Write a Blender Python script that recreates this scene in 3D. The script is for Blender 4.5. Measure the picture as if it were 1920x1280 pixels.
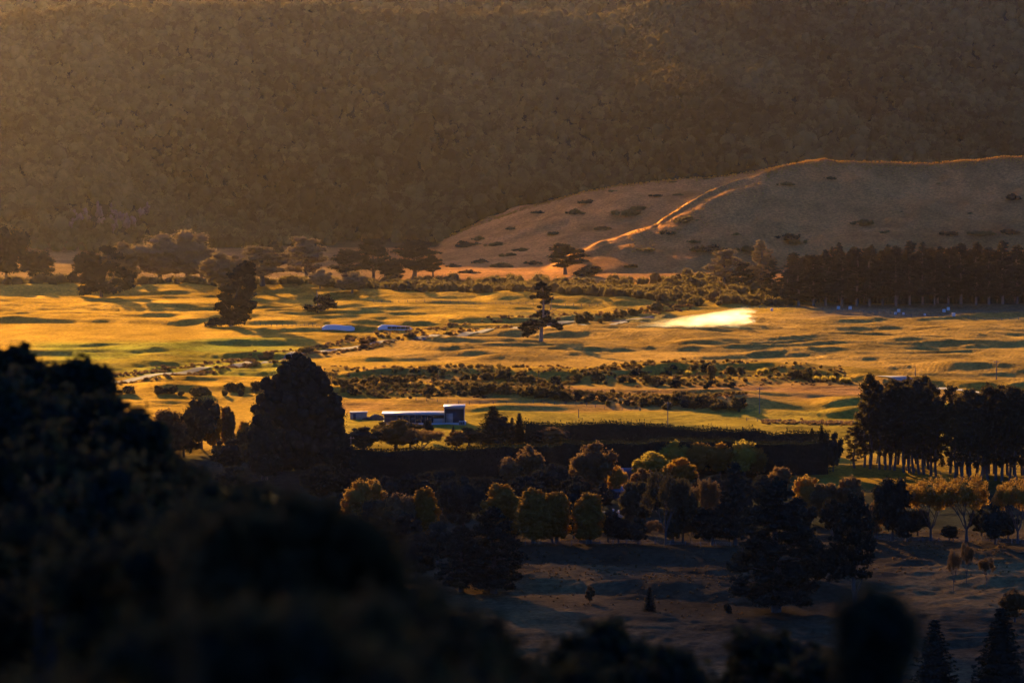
import bpy, math, random
import numpy as np
from mathutils import Vector

# ---------------------------------------------------------------- camera, light, air
scene = bpy.context.scene
for o in list(bpy.data.objects):
    bpy.data.objects.remove(o)
F = 8000.0            # focal length in pixels of the 1920 px wide photograph
CAMZ = 137.0
PITCH = math.atan(588.0 / F)
SUN_EL, SUN_AZ = math.radians(11.0), math.radians(-17.0)   # azimuth from +Y, negative = left
cam_d = bpy.data.cameras.new('camera'); cam = bpy.data.objects.new('camera', cam_d)
scene.collection.objects.link(cam); scene.camera = cam
cam.location = (0, 0, CAMZ); cam.rotation_euler = (math.pi / 2 - PITCH, 0, 0)
cam_d.lens = 150; cam_d.sensor_width = 36; cam_d.clip_start = 0.5; cam_d.clip_end = 20000
cam_d.dof.use_dof = True; cam_d.dof.focus_distance = 1700; cam_d.dof.aperture_fstop = 2.2
world = bpy.data.worlds.new('World'); scene.world = world; world.use_nodes = True
wn = world.node_tree.nodes; wl = world.node_tree.links
sky = wn.new('ShaderNodeTexSky'); sky.sky_type = 'NISHITA'; sky.sun_disc = False
sky.sun_elevation = SUN_EL; sky.sun_rotation = SUN_AZ
sky.air_density = 1.0; sky.dust_density = 0.5; sky.ozone_density = 6.5; sky.altitude = 300
tint = wn.new('ShaderNodeMixRGB'); tint.blend_type = 'MULTIPLY'; tint.inputs[0].default_value = 1.0; tint.inputs[2].default_value = (0.66, 0.86, 1.45, 1)   # cool evening sky
wl.new(sky.outputs['Color'], tint.inputs[1]); wl.new(tint.outputs[0], wn['Background'].inputs['Color'])
wn['Background'].inputs['Strength'].default_value = 0.06
sun_d = bpy.data.lights.new('sun', 'SUN'); sun = bpy.data.objects.new('sun', sun_d)
scene.collection.objects.link(sun)
sun_d.energy = 5.0; sun_d.angle = math.radians(0.5); sun_d.color = (1.0, 0.61, 0.19)
sdir = Vector((math.sin(SUN_AZ) * math.cos(SUN_EL), math.cos(SUN_AZ) * math.cos(SUN_EL), math.sin(SUN_EL)))
sun.rotation_euler = sdir.to_track_quat('Z', 'Y').to_euler()
scene.view_settings.view_transform = 'Standard'; scene.view_settings.look = 'None'
scene.view_settings.exposure = 1.45; scene.view_settings.gamma = 1.0
scene.render.engine = 'CYCLES'
scene.cycles.max_bounces = 4; scene.cycles.diffuse_bounces = 2; scene.cycles.transmission_bounces = 3
scene.cycles.volume_bounces = 2; scene.cycles.transparent_max_bounces = 8
scene.cycles.use_denoising = True
HAZE_DENSITY = 1.02e-5; HAZE_G = 0.89

C = scene.collection
R0 = np.random.default_rng(7)
rnd = random.Random(5)

# ---------------------------------------------------------------- noise
_perm = np.random.default_rng(11).random(65536).astype(np.float64)
def _h(ix, iy, s):
    k = (ix.astype(np.int64) * 73856093) ^ (iy.astype(np.int64) * 19349663) ^ (s * 83492791)
    return _perm[(k ^ (k >> 13)) & 65535]
def vnoise(x, y, s=0):
    ix = np.floor(x); iy = np.floor(y); fx = x - ix; fy = y - iy
    fx = fx ** 3 * (fx * (fx * 6 - 15) + 10); fy = fy ** 3 * (fy * (fy * 6 - 15) + 10)
    a = _h(ix, iy, s); b = _h(ix + 1, iy, s); c = _h(ix, iy + 1, s); d = _h(ix + 1, iy + 1, s)
    return (a + (b - a) * fx) * (1 - fy) + (c + (d - c) * fx) * fy      # 0..1
def fbm(x, y, s=0, o=4, g=0.5):
    t = 0.0; a = 1.0; n = 0.0
    for i in range(o):
        ca, sa = math.cos(i * 1.1), math.sin(i * 1.1)
        t = t + a * (vnoise((x * ca - y * sa) + 17.3 * i, (x * sa + y * ca) - 9.1 * i, s + i) * 2 - 1); n += a
        a *= g; x = x * 2.03; y = y * 2.03
    return t / n * 1.6
def ridged(x, y, s=0, o=3, g=0.5):
    t = 0.0; a = 1.0; n = 0.0
    for i in range(o):
        ca, sa = math.cos(i * 0.9), math.sin(i * 0.9)
        v = 1 - np.abs(vnoise((x * ca - y * sa) + 7.7 * i, (x * sa + y * ca) + 3.3 * i, s + i) * 2 - 1) * 1.6
        t = t + a * v; n += a; a *= g; x = x * 2.1; y = y * 2.1
    return t / n
def sst(a, b, x):
    t = np.clip((x - a) / (b - a), 0, 1); return t * t * (3 - 2 * t)
def softbox(u, v, u0, u1, v0, v1, su=40, sv=8):
    return sst(u0 - su, u0 + su, u) * (1 - sst(u1 - su, u1 + su, u)) * sst(v0 - sv, v0 + sv, v) * (1 - sst(v1 - sv, v1 + sv, v))
def pl(pts):
    xs = [p[0] for p in pts]; ys = [p[1] for p in pts]
    return lambda u: np.interp(u, xs, ys)

# ---------------------------------------------------------------- the lie of the land
def z_for(py, Y):
    t = (640 - py) / F; cp, sp = math.cos(PITCH), math.sin(PITCH)
    return CAMZ + Y * (t * cp - sp) / (cp + t * sp)
def uv(X, Y):
    Ys = np.maximum(Y, 200.0)
    return 960 + X / Ys * F / 0.9973, 52 + 1.099e6 / Ys
def v2Y(v): return 1.099e6 / (v - 52)

mtn_ridge = pl([(-3000, 40), (-900, 60), (-300, 40), (0, 23), (60, 14), (110, 7), (150, 4), (190, 3), (220, 10), (270, 10), (340, 1), (400, -3), (500, -6), (600, -5), (660, 10), (700, 17),
                (760, 15), (850, 16), (950, 14), (1040, 18), (1120, 20), (1150, 14), (1185, 2), (1240, -10), (1400, -26), (1700, -40), (1920, -50), (3000, -60), (5000, 0)])
hillA_ridge = pl([(780, 490), (820, 453), (900, 420), (1000, 386), (1100, 358), (1200, 343), (1300, 333), (1350, 331), (1400, 323), (1450, 314), (1500, 307), (1600, 330), (1900, 420), (2500, 500)])
hillB_ridge = pl([(1000, 505), (1080, 474), (1180, 440), (1230, 424), (1270, 400), (1330, 366), (1380, 345), (1430, 322), (1470, 309), (1510, 303), (1600, 301), (1700, 304), (1750, 305), (1850, 297), (1920, 293), (2300, 285), (2800, 330), (3500, 400)])
hillB_dist = pl([(1000, 2400), (1080, 2430), (1250, 2500), (1500, 2600), (1920, 2620), (3000, 2650)])
banks = [  # (line in photo pixels, height, face width, tail)
    (pl([(-500, 552), (0, 552), (200, 549), (500, 553), (700, 562), (1000, 569), (1130, 574), (1250, 584)]), 3.2, 26, 70, -2000, 1230),
    (pl([(-500, 600), (0, 606), (120, 606), (330, 610), (420, 600), (600, 598)]), 1.8, 10, 60, -2000, 520),
    (pl([(560, 712), (800, 714), (1000, 712), (1130, 716), (1300, 703), (1450, 704), (1600, 716), (1900, 735)]), 2.6, 10, 60, 540, 3000),
    (pl([(500, 742), (640, 740), (900, 742), (1050, 752), (1200, 764), (1400, 770), (1700, 780)]), 2.4, 12, 60, 520, 3000),
    (pl([(-500, 735), (200, 738), (330, 737), (520, 735)]), 2.5, 12, 60, -2000, 540),
    (pl([(1300, 773), (1450, 776), (1600, 782), (1900, 800)]), 2.6, 14, 60, 1330, 3000),
    (pl([(1500, 888), (1640, 890), (1700, 886), (1800, 915), (1950, 925)]), 2.2, 14, 60, 1480, 3000),
    (pl([(900, 1040), (1100, 1050), (1400, 1066), (1900, 1045)]), 1.2, 12, 40, 900, 3000),
    (pl([(900, 1102), (1100, 1106), (1400, 1125), (1900, 1100)]), 1.8, 14, 40, 900, 3000),
]
def height(X, Y, only_hills=False):
    X = np.asarray(X, dtype=np.float64); Y = np.asarray(Y, dtype=np.float64)
    u, v = uv(X, Y)
    # valley floor: rounded dune-like swells
    wx = X + 18 * fbm(X / 90, Y / 90, 40, 2); wy = Y + 18 * fbm(X / 80 + 5, Y / 80, 43, 2)
    sw = 0.62 * ridged(wx / 105, wy / 42, 3, 2) + 0.34 * fbm(wx / 52, wy / 21, 9, 3)
    small = fbm(wx / 30, wy / 8.5, 21, 3)
    amp = 1.2 + 0.8 * softbox(u, v, 480, 4000, 575, 712, 60, 12) + 0.55 * softbox(u, v, -3000, 700, 550, 606) + 0.5 * softbox(u, v, 0, 560, 648, 720)
    amp = amp * (1 - 0.85 * softbox(u, v, -3000, 420, 610, 640, 60, 5)) * (1 - 0.75 * softbox(u, v, 560, 1150, 680, 704, 60, 5))
    amp = amp * (1 - 0.5 * softbox(u, v, 620, 900, 770, 800, 40, 8)) * (1 - 0.35 * sst(800, 870, v))
    fade = sst(450, 620, Y) * (1 - 0.75 * sst(2250, 2450, Y))
    z = (sw * amp * 1.85 + small * 0.48 * amp) * fade
    z = z + (0.75 * ridged(wx / 30, wy / 17, 33, 3) + .25 * fbm(X / 5, Y / 5, 37, 2)) * sst(980, 1040, v) * fade * 1.1
    for line, hh, face, tail, u0, u1 in banks:
        Yl = v2Y(line(u)) + 5 * fbm(X / 30, Y / 200, 50, 2); d = Y - Yl
        m = sst(u0 - 60, u0 + 60, u) * (1 - sst(u1 - 60, u1 + 60, u))
        z = z + hh * m * sst(-face, 0, d) * (1 - sst(4, tail, d)) * (1 + 0.35 * fbm(X / 25, Y / 60, 61, 2))
    # mountain
    Yb = 2690 + 60 * fbm(u / 260, u * 0, 70, 2) + 90 * sst(300, 0, u) * -1
    zr = z_for(mtn_ridge(u), 3200.0) - 9.0
    t = (Y - Yb) / (3200.0 - Yb)
    front = zr * np.clip(t, 0, 1) ** 1.02
    gul = fbm(X / 95 + Y / 300, Y / 420 + X / 500, 80, 4) * 17 * np.clip(t * 3, 0, 1) * np.clip((1 - t) * 2.0, 0.0, 1)
    # broad folds: a hollow near u=500 and a spur rising to the right
    lin = (u - (1280 + (520 - 0) * np.clip(t, 0, 1) * 1.35))
    spur = 8 * np.exp(-(lin / 60) ** 2) * np.clip(t * 3, 0, 1) * np.clip((1.15 - t) * 2, 0, 1)
    hol = -26 * np.exp(-((u - 470 - 170 * t) / 95) ** 2) * np.clip(t * 3, 0, 1) * np.clip((1 - t) * 2, 0, 1)
    back = zr - 60 * sst(3200, 3420, Y)
    farz = 200.0 + 10 * fbm(X / 200, Y / 200, 90, 3)
    back = back + (farz - back) * sst(3450, 3950, Y)
    mt = np.where(Y < 3200, front + gul + spur + hol, np.where(Y < 3950, back, farz - (Y - 3950) * 0.1))
    z = z + np.where(Y > Yb, mt, 0)
    # grassy hills
    A_r = z_for(hillA_ridge(u), 2720.0); A_r = np.maximum(A_r, 0)
    tA = (Y - 2450) / 270.0
    A = A_r * np.where(tA < 1, np.clip(tA, 0, 1) ** 0.9, 1 - sst(2720, 3000, Y) * 1.0)
    A = A * sst(790, 830, u)
    Yr = hillB_dist(u); B_r = np.maximum(z_for(hillB_ridge(u), Yr), 0)
    Yf = Yr - np.interp(u, [1000, 1250, 1500, 1920], [40, 110, 190, 210])
    tB = (Y - Yf) / (Yr - Yf)
    B = B_r * np.where(tB < 1, np.clip(tB, 0, 1) ** 0.95, 1 - sst(0, 230, (Y - Yr)) ** 0.8)
    B = B * sst(1000, 1080, u)
    if only_hills: return np.maximum(A, B), z
    ero = fbm(X / 40, Y / 70, 100, 4) * 3.2 + 3.0 * (ridged(X / 55 + Y / 90, Y / 160, 108, 3) - .5) + fbm(X / 7, Y / 9, 105, 2) * 0.35
    HB = np.maximum(A, B); hm = sst(1, 14, HB) * (1 - sst(0.85, 1.0, np.maximum(np.where(tA < 1, tA, 0) * (A > B), np.where(tB < 1, tB, 0) * (B >= A)))) * (Y < 3000)
    z = np.maximum(z, HB + ero * hm) if True else z
    # the slope the camera stands on
    near = 131.5 - np.maximum(Y, -50) * 0.262
    near = np.where(Y > 440, (131.5 - 440 * 0.262) * (1 - sst(440, 620, Y)) ** 1.3, near)
    z = z + np.maximum(near, 0) + fbm(X / 15, Y / 15, 120, 3) * 0.7 * (1 - sst(450, 620, Y))
    return z

def hgt(x, y): return float(height(np.array([x]), np.array([y]))[0])
_cp, _sp = math.cos(PITCH), math.sin(PITCH)
_ts = np.concatenate([np.arange(620, 2400, 1.5), np.arange(2400, 3500, 3.0)])
def ground(px, py, dmin=620):
    """first point of the terrain seen through photo pixel (px, py)"""
    dx, a = (px - 960) / F, (640 - py) / F
    d = np.array([dx, _cp + a * _sp, -_sp + a * _cp])
    t = _ts[_ts >= dmin] / d[1]
    X = d[0] * t; Y = d[1] * t; Z = CAMZ + d[2] * t
    hit = np.nonzero(Z <= height(X, Y))[0]
    i = hit[0] if len(hit) else -1
    return float(X[i]), float(Y[i]), hgt(X[i], Y[i])
def at(px, Y): return (px - 960) / F * Y * 0.9973, Y
def ppm(Y): return F / Y           # photo pixels per metre

# ---------------------------------------------------------------- mesh helpers
def mk_mesh(name, V, quads=None, tris=None, smooth=False):
    me = bpy.data.meshes.new(name)
    V = np.asarray(V, dtype=np.float32).reshape(-1, 3)
    q = np.zeros((0, 4), np.int32) if quads is None else np.asarray(quads, np.int32).reshape(-1, 4)
    t = np.zeros((0, 3), np.int32) if tris is None else np.asarray(tris, np.int32).reshape(-1, 3)
    me.vertices.add(len(V)); me.vertices.foreach_set('co', V.ravel())
    nl = q.size + t.size
    me.loops.add(nl); me.loops.foreach_set('vertex_index', np.concatenate([q.ravel(), t.ravel()]))
    me.polygons.add(len(q) + len(t))
    ls = np.concatenate([np.arange(len(q)) * 4, q.size + np.arange(len(t)) * 3]).astype(np.int32)
    me.polygons.foreach_set('loop_start', ls)
    if smooth: me.polygons.foreach_set('use_smooth', np.ones(len(q) + len(t), dtype=bool))
    me.update(calc_edges=True)
    return me
class G:
    """collects quads and triangles into one mesh"""
    def __init__(s): s.V = []; s.Q = []; s.T = []; s.n = 0
    def add(s, V, Q=None, T=None):
        V = np.asarray(V, dtype=np.float64).reshape(-1, 3)
        if Q is not None and len(Q): s.Q.append(np.asarray(Q, np.int64) + s.n)
        if T is not None and len(T): s.T.append(np.asarray(T, np.int64) + s.n)
        s.V.append(V); s.n += len(V)
    def box(s, x0, x1, y0, y1, z0, z1):
        V = [(x, y, z) for z in (z0, z1) for x, y in ((x0, y0), (x1, y0), (x1, y1), (x0, y1))]
        s.add(V, [(3, 2, 1, 0), (4, 5, 6, 7), (0, 1, 5, 4), (1, 2, 6, 5), (2, 3, 7, 6), (3, 0, 4, 7)])
    def hexa(s, V): s.add(V, [(3, 2, 1, 0), (4, 5, 6, 7), (0, 1, 5, 4), (1, 2, 6, 5), (2, 3, 7, 6), (3, 0, 4, 7)])
    def tube(s, pts, rad, n=6):
        pts = [np.array(p, float) for p in pts]; ring = []
        for i, p in enumerate(pts):
            d = pts[min(i + 1, len(pts) - 1)] - pts[max(i - 1, 0)]; d = d / (np.linalg.norm(d) + 1e-9)
            a = np.cross(d, (0.31, 0.9, 0.12)); a /= np.linalg.norm(a) + 1e-9; b = np.cross(d, a)
            for k in range(n):
                th = 2 * math.pi * k / n; ring.append(p + rad[i] * (a * math.cos(th) + b * math.sin(th)))
        Q = [(i * n + k, i * n + (k + 1) % n, (i + 1) * n + (k + 1) % n, (i + 1) * n + k) for i in range(len(pts) - 1) for k in range(n)]
        s.add(ring, Q)
    def mesh(s, name, smooth=False):
        return mk_mesh(name, np.concatenate(s.V), np.concatenate(s.Q) if s.Q else None, np.concatenate(s.T) if s.T else None, smooth)

def ico(sub):
    p = (1 + 5 ** .5) / 2
    V = [(-1, p, 0), (1, p, 0), (-1, -p, 0), (1, -p, 0), (0, -1, p), (0, 1, p), (0, -1, -p), (0, 1, -p), (p, 0, -1), (p, 0, 1), (-p, 0, -1), (-p, 0, 1)]
    T = [(0, 11, 5), (0, 5, 1), (0, 1, 7), (0, 7, 10), (0, 10, 11), (1, 5, 9), (5, 11, 4), (11, 10, 2), (10, 7, 6), (7, 1, 8), (3, 9, 4), (3, 4, 2), (3, 2, 6), (3, 6, 8), (3, 8, 9), (4, 9, 5), (2, 4, 11), (6, 2, 10), (8, 6, 7), (9, 8, 1)]
    V = [np.array(v, float) / np.linalg.norm(v) for v in V]
    for _ in range(sub):
        c = {}; T2 = []
        def m(a, b):
            k = (min(a, b), max(a, b))
            if k not in c:
                w = V[a] + V[b]; V.append(w / np.linalg.norm(w)); c[k] = len(V) - 1
            return c[k]
        for a, b, d in T:
            e, f, g = m(a, b), m(b, d), m(d, a); T2 += [(a, e, g), (e, b, f), (g, f, d), (e, f, g)]
        T = T2
    return np.array(V), np.array(T)
ICO1 = ico(1); ICO2 = ico(2)

# ---------------------------------------------------------------- materials
def newmat(name):
    m = bpy.data.materials.new(name); m.use_nodes = True; nt = m.node_tree
    for n in list(nt.nodes): nt.nodes.remove(n)
    out = nt.nodes.new('ShaderNodeOutputMaterial'); return m, nt, out
def plain(name, col, rough=0.7, metal=0.0, noise=0.25, scale=3.0):
    m, nt, out = newmat(name); b = nt.nodes.new('ShaderNodeBsdfPrincipled')
    b.inputs['Roughness'].default_value = rough; b.inputs['Metallic'].default_value = metal
    n = nt.nodes.new('ShaderNodeTexNoise'); n.inputs['Scale'].default_value = scale; n.inputs['Detail'].default_value = 5
    tc = nt.nodes.new('ShaderNodeTexCoord'); nt.links.new(tc.outputs['Object'], n.inputs['Vector'])
    mx = nt.nodes.new('ShaderNodeMixRGB'); mx.inputs[1].default_value = (*[c * (1 - noise) for c in col], 1); mx.inputs[2].default_value = (*[min(1, c * (1 + noise)) for c in col], 1)
    nt.links.new(n.outputs['Fac'], mx.inputs[0]); nt.links.new(mx.outputs[0], b.inputs['Base Color'])
    nt.links.new(b.outputs[0], out.inputs['Surface']); return m
def foliage(name, col, col2, trans=0.35, scale=0.35, tcol=None):
    m, nt, out = newmat(name)
    tc = nt.nodes.new('ShaderNodeTexCoord'); n = nt.nodes.new('ShaderNodeTexNoise'); n.inputs['Scale'].default_value = scale; n.inputs['Detail'].default_value = 6; n.inputs['Roughness'].default_value = 0.7
    nt.links.new(tc.outputs['Object'], n.inputs['Vector'])
    oi = nt.nodes.new('ShaderNodeObjectInfo')
    rp = nt.nodes.new('ShaderNodeMapRange'); rp.inputs['From Min'].default_value = 0.3; rp.inputs['From Max'].default_value = 0.7
    nt.links.new(n.outputs['Fac'], rp.inputs['Value'])
    mx = nt.nodes.new('ShaderNodeMixRGB'); mx.inputs[1].default_value = (*col, 1); mx.inputs[2].default_value = (*col2, 1)
    nt.links.new(rp.outputs[0], mx.inputs[0])
    hs = nt.nodes.new('ShaderNodeHueSaturation'); mr = nt.nodes.new('ShaderNodeMapRange')
    mr.inputs['To Min'].default_value = 0.75; mr.inputs['To Max'].default_value = 1.25
    if name == 'forest_foliage':      # every crown its own shade
        av = nt.nodes.new('ShaderNodeAttribute'); av.attribute_name = 'tint'; mr.inputs['To Min'].default_value = 0.35; mr.inputs['To Max'].default_value = 1.9
        nt.links.new(av.outputs['Fac'], mr.inputs['Value'])
    else: nt.links.new(oi.outputs['Random'], mr.inputs['Value'])
    nt.links.new(mr.outputs[0], hs.inputs['Value']); nt.links.new(mx.outputs[0], hs.inputs['Color'])
    d = nt.nodes.new('ShaderNodeBsdfDiffuse'); t = nt.nodes.new('ShaderNodeBsdfTranslucent')
    nt.links.new(hs.outputs[0], d.inputs['Color'])
    if tcol is None: nt.links.new(hs.outputs[0], t.inputs['Color'])
    else: t.inputs['Color'].default_value = (*tcol, 1)
    ms = nt.nodes.new('ShaderNodeMixShader'); ms.inputs[0].default_value = trans
    nt.links.new(d.outputs[0], ms.inputs[1]); nt.links.new(t.outputs[0], ms.inputs[2]); nt.links.new(ms.outputs[0], out.inputs['Surface'])
    return m
M = dict(
    pine=foliage('pine_needles', (0.014, 0.021, 0.015), (0.032, 0.038, 0.024), 0.2, tcol=(0.12, 0.08, 0.03)),
    hero=foliage('cypress_foliage', (0.010, 0.014, 0.011), (0.022, 0.026, 0.017), 0.12, tcol=(0.08, 0.055, 0.02)),
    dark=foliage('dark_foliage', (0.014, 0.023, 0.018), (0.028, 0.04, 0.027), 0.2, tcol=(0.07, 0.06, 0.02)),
    near=foliage('near_foliage', (0.012, 0.019, 0.016), (0.032, 0.034, 0.02), 0.25, 0.8, tcol=(0.24, 0.15, 0.035)),
    nearbrown=foliage('near_brown_foliage', (0.045, 0.028, 0.014), (0.09, 0.05, 0.02), 0.3, tcol=(0.22, 0.12, 0.03)),
    hedge=foliage('hedge_foliage', (0.011, 0.02, 0.015), (0.024, 0.036, 0.022), 0.15, tcol=(0.06, 0.06, 0.02)),
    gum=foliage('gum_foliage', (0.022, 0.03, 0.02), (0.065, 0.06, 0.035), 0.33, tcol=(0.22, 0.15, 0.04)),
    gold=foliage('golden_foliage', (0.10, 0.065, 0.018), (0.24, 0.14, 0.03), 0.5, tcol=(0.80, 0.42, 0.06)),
    hazy=foliage('haze_paled_tan_foliage', (0.17, 0.125, 0.06), (0.30, 0.20, 0.09), 0.35, tcol=(0.42, 0.28, 0.10)),  # tan leaf colour, made paler to stand in for haze over far trees
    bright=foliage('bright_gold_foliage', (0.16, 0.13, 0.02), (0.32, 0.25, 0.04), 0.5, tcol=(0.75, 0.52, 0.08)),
    brown=foliage('brown_foliage', (0.08, 0.048, 0.024), (0.16, 0.095, 0.04), 0.42, tcol=(0.42, 0.24, 0.08)),
    shrub=foliage('shrub_foliage', (0.04, 0.042, 0.018), (0.10, 0.085, 0.032), 0.4, tcol=(0.34, 0.22, 0.06)),
    scrub=foliage('scrub_foliage', (0.05, 0.042, 0.018), (0.11, 0.085, 0.032), 0.38, tcol=(0.32, 0.22, 0.06)),
    forest=foliage('forest_foliage', (0.032, 0.036, 0.014), (0.095, 0.088, 0.030), 0.2, 0.07, tcol=(0.4, 0.26, 0.07)),
    bark=plain('bark', (0.09, 0.065, 0.045), 0.9, 0, 0.4, 2.0),
    palebark=plain('pale_bark', (0.17, 0.125, 0.09), 0.85, 0, 0.3, 2.0),
    wood=plain('weathered_wood', (0.14, 0.11, 0.085), 0.85),
    steelroof=plain('pale_roof_metal', (0.40, 0.34, 0.28), 0.45, 0.2, 0.08),
    wallpale=plain('pale_wall_panel', (0.30, 0.27, 0.23), 0.6, 0, 0.08),
    walldark=plain('dark_cladding', (0.05, 0.052, 0.055), 0.6, 0, 0.2),
    glass=plain('dark_glass', (0.02, 0.025, 0.03), 0.12, 0, 0.1),
    concrete=plain('concrete', (0.42, 0.40, 0.37), 0.85, 0, 0.15),
    white=plain('white_wrap', (0.66, 0.61, 0.54), 0.6, 0, 0.08),
    soil=plain('dug_soil', (0.10, 0.065, 0.04), 0.95, 0, 0.4),
    rock=plain('pale_rock', (0.16, 0.105, 0.07), 0.95, 0, 0.8, 0.35),
    tan=plain('tan_cladding', (0.32, 0.24, 0.16), 0.8),
    blueroof=plain('blue_grey_roof', (0.08, 0.10, 0.125), 0.7),
    redroof=plain('orange_brown_roof', (0.42, 0.20, 0.09), 0.6),
)

# ---------------------------------------------------------------- object helpers
def tag(o, label=None, cat=None, group=None, kind=None):
    if label: o['label'] = label
    if cat: o['category'] = cat
    if group: o['group'] = group
    if kind: o['kind'] = kind
    return o
def obj(name, me, mat=None, parent=None, loc=None):
    o = bpy.data.objects.new(name, me); C.objects.link(o)
    if mat is not None and len(me.materials) == 0: me.materials.append(mat)
    if parent is not None: o.parent = parent
    if loc is not None: o.location = loc
    return o
def empty(name, loc, label, cat, group=None, rz=0.0):
    o = bpy.data.objects.new(name, None); C.objects.link(o); o.location = loc; o.rotation_euler = (0, 0, rz)
    o.empty_display_size = 1.0
    return tag(o, label, cat, group)

# ---------------------------------------------------------------- terrain sheet
road_pts = [(150, 722), (330, 700), (480, 682), (600, 659), (700, 645), (820, 629), (920, 618), (1010, 611), (1100, 604), (1180, 598), (1250, 591)]
road_v = pl([(-3000, 900)] + road_pts + [(1400, 583), (5000, 583)])
stub_bot = pl([(300, 690), (600, 676), (700, 676), (840, 684), (1050, 691), (1170, 697), (1300, 692), (1450, 696), (1640, 704), (1700, 718), (1920, 736), (3000, 780)])
STRAW, STRAW_R = 0.62, 0.66
def build_terrain():
    Ys = [-220.0]
    while Ys[-1] < 5200:
        y = Ys[-1]
        if y < 760: s = 9.0
        elif y < 2480: s = min(max(y * y / 1.1e6 * 1.05, 0.75), 3.0)
        elif y < 3240: s = 3.0
        else: s = 7.0 + (y - 3240) * 0.05
        Ys.append(y + s)
    Ys = np.array(Ys)
    us = np.concatenate([np.arange(-4800, -300, 60), np.arange(-300, 2240, 4.5), np.arange(2240, 6800, 60)])
    U, YY = np.meshgrid(us, Ys)
    XX = (U - 960) / F * np.maximum(YY, 900.0 - 0.0)
    # spread is metric below 900 m so that the near slope stays wide
    Z = height(XX, YY)
    nr, nc = U.shape
    idx = np.arange(nr * nc).reshape(nr, nc)
    Q = np.stack([idx[:-1, :-1], idx[:-1, 1:], idx[1:, 1:], idx[1:, :-1]], -1).reshape(-1, 4)
    V = np.stack([XX, YY, Z], -1).reshape(-1, 3)
    me = mk_mesh('terrain', V, Q, smooth=True)
    X, Y, Zf = V[:, 0], V[:, 1], V[:, 2]; u, v = uv(X, Y)
    def mix(a, b, t): return a + (np.array(b) - a) * t[:, None]
    n1 = fbm(X / 60, Y / 80, 200, 4); n2 = fbm(X / 9, Y / 14, 210, 4)
    col = np.tile(np.array((0.47, 0.272, 0.034)), (len(X), 1))                       # ripe pasture
    col = mix(col, (0.20, 0.235, 0.03), softbox(u, v, 60, 560, 642, 712, 60, 6) * np.clip(0.75 + 0.5 * n1, 0, 1))
    col = mix(col, (0.36, 0.26, 0.03), softbox(u, v, 500, 4000, 778, 860, 60, 8) * 0.7)
    col = mix(col, (0.36, 0.18, 0.05), softbox(u, v, 560, 4000, 700, 775, 60, 8) * np.clip(0.3 + n1, 0, 1))
    hm = sst(-3, 3, v - road_v(u) - 6) * (1 - sst(-3, 3, v - stub_bot(u))) * sst(420, 560, u)
    col = mix(col, (0.46, 0.265, 0.05), hm)
    col = mix(col, (0.24, 0.15, 0.06), softbox(u, v, 1520, 5000, 570, 600, 60, 4))
    col = mix(col, (0.28, 0.22, 0.05), softbox(u, v, 980, 1260, 590, 612, 40, 4) * 0.8)
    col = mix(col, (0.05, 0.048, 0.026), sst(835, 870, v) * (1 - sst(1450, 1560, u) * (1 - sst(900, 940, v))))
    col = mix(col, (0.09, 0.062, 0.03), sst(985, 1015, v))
    col = mix(col, (0.19, 0.115, 0.042), sst(1010, 1050, v) * np.clip(0.2 + n1 * 1.4, 0, 1))  # lighter patches put sunlit crests into the paddock colour
    col = mix(col, (0.44, 0.20, 0.055), sst(2230, 2300, Y))
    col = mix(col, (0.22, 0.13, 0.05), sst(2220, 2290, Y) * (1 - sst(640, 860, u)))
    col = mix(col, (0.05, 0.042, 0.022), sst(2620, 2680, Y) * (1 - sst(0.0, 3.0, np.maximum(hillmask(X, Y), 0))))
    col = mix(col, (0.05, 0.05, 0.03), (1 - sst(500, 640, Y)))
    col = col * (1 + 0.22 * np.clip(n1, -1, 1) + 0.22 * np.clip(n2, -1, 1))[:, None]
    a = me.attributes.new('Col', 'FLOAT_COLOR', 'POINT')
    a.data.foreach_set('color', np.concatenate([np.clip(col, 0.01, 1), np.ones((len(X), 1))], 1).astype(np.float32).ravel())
    b = me.attributes.new('rows', 'FLOAT', 'POINT'); b.data.foreach_set('value', hm.astype(np.float32))
    m, nt, out = newmat('grassland'); L = nt.links; N = nt.nodes
    at1 = N.new('ShaderNodeAttribute'); at1.attribute_name = 'Col'; at2 = N.new('ShaderNodeAttribute'); at2.attribute_name = 'rows'
    tc = N.new('ShaderNodeTexCoord')
    nz = N.new('ShaderNodeTexNoise'); nz.inputs['Scale'].default_value = 0.55; nz.inputs['Detail'].default_value = 6; nz.inputs['Roughness'].default_value = 0.75
    L.new(tc.outputs['Object'], nz.inputs['Vector'])
    mp = N.new('ShaderNodeMapping'); mp.inputs['Rotation'].default_value = (0, 0, math.radians(13))
    L.new(tc.outputs['Object'], mp.inputs['Vector'])
    wv = N.new('ShaderNodeTexWave'); wv.bands_direction = 'X'; wv.inputs['Scale'].default_value = 0.16; wv.inputs['Distortion'].default_value = 4.0; wv.inputs['Detail'].default_value = 3; wv.inputs['Detail Scale'].default_value = 1.5
    L.new(mp.outputs[0], wv.inputs['Vector'])
    cm = N.new('ShaderNodeMapRange'); cm.inputs['From Min'].default_value = 0.3; cm.inputs['From Max'].default_value = 0.7; cm.inputs['To Min'].default_value = 0.45; cm.inputs['To Max'].default_value = 1.55
    L.new(nz.outputs['Fac'], cm.inputs['Value'])
    vm = N.new('ShaderNodeVectorMath'); vm.operation = 'SCALE'; L.new(at1.outputs['Color'], vm.inputs[0]); L.new(cm.outputs[0], vm.inputs['Scale'])
    mul = N.new('ShaderNodeMath'); mul.operation = 'MULTIPLY'; L.new(wv.outputs['Fac'], mul.inputs[0]); L.new(at2.outputs['Fac'], mul.inputs[1])
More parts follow.
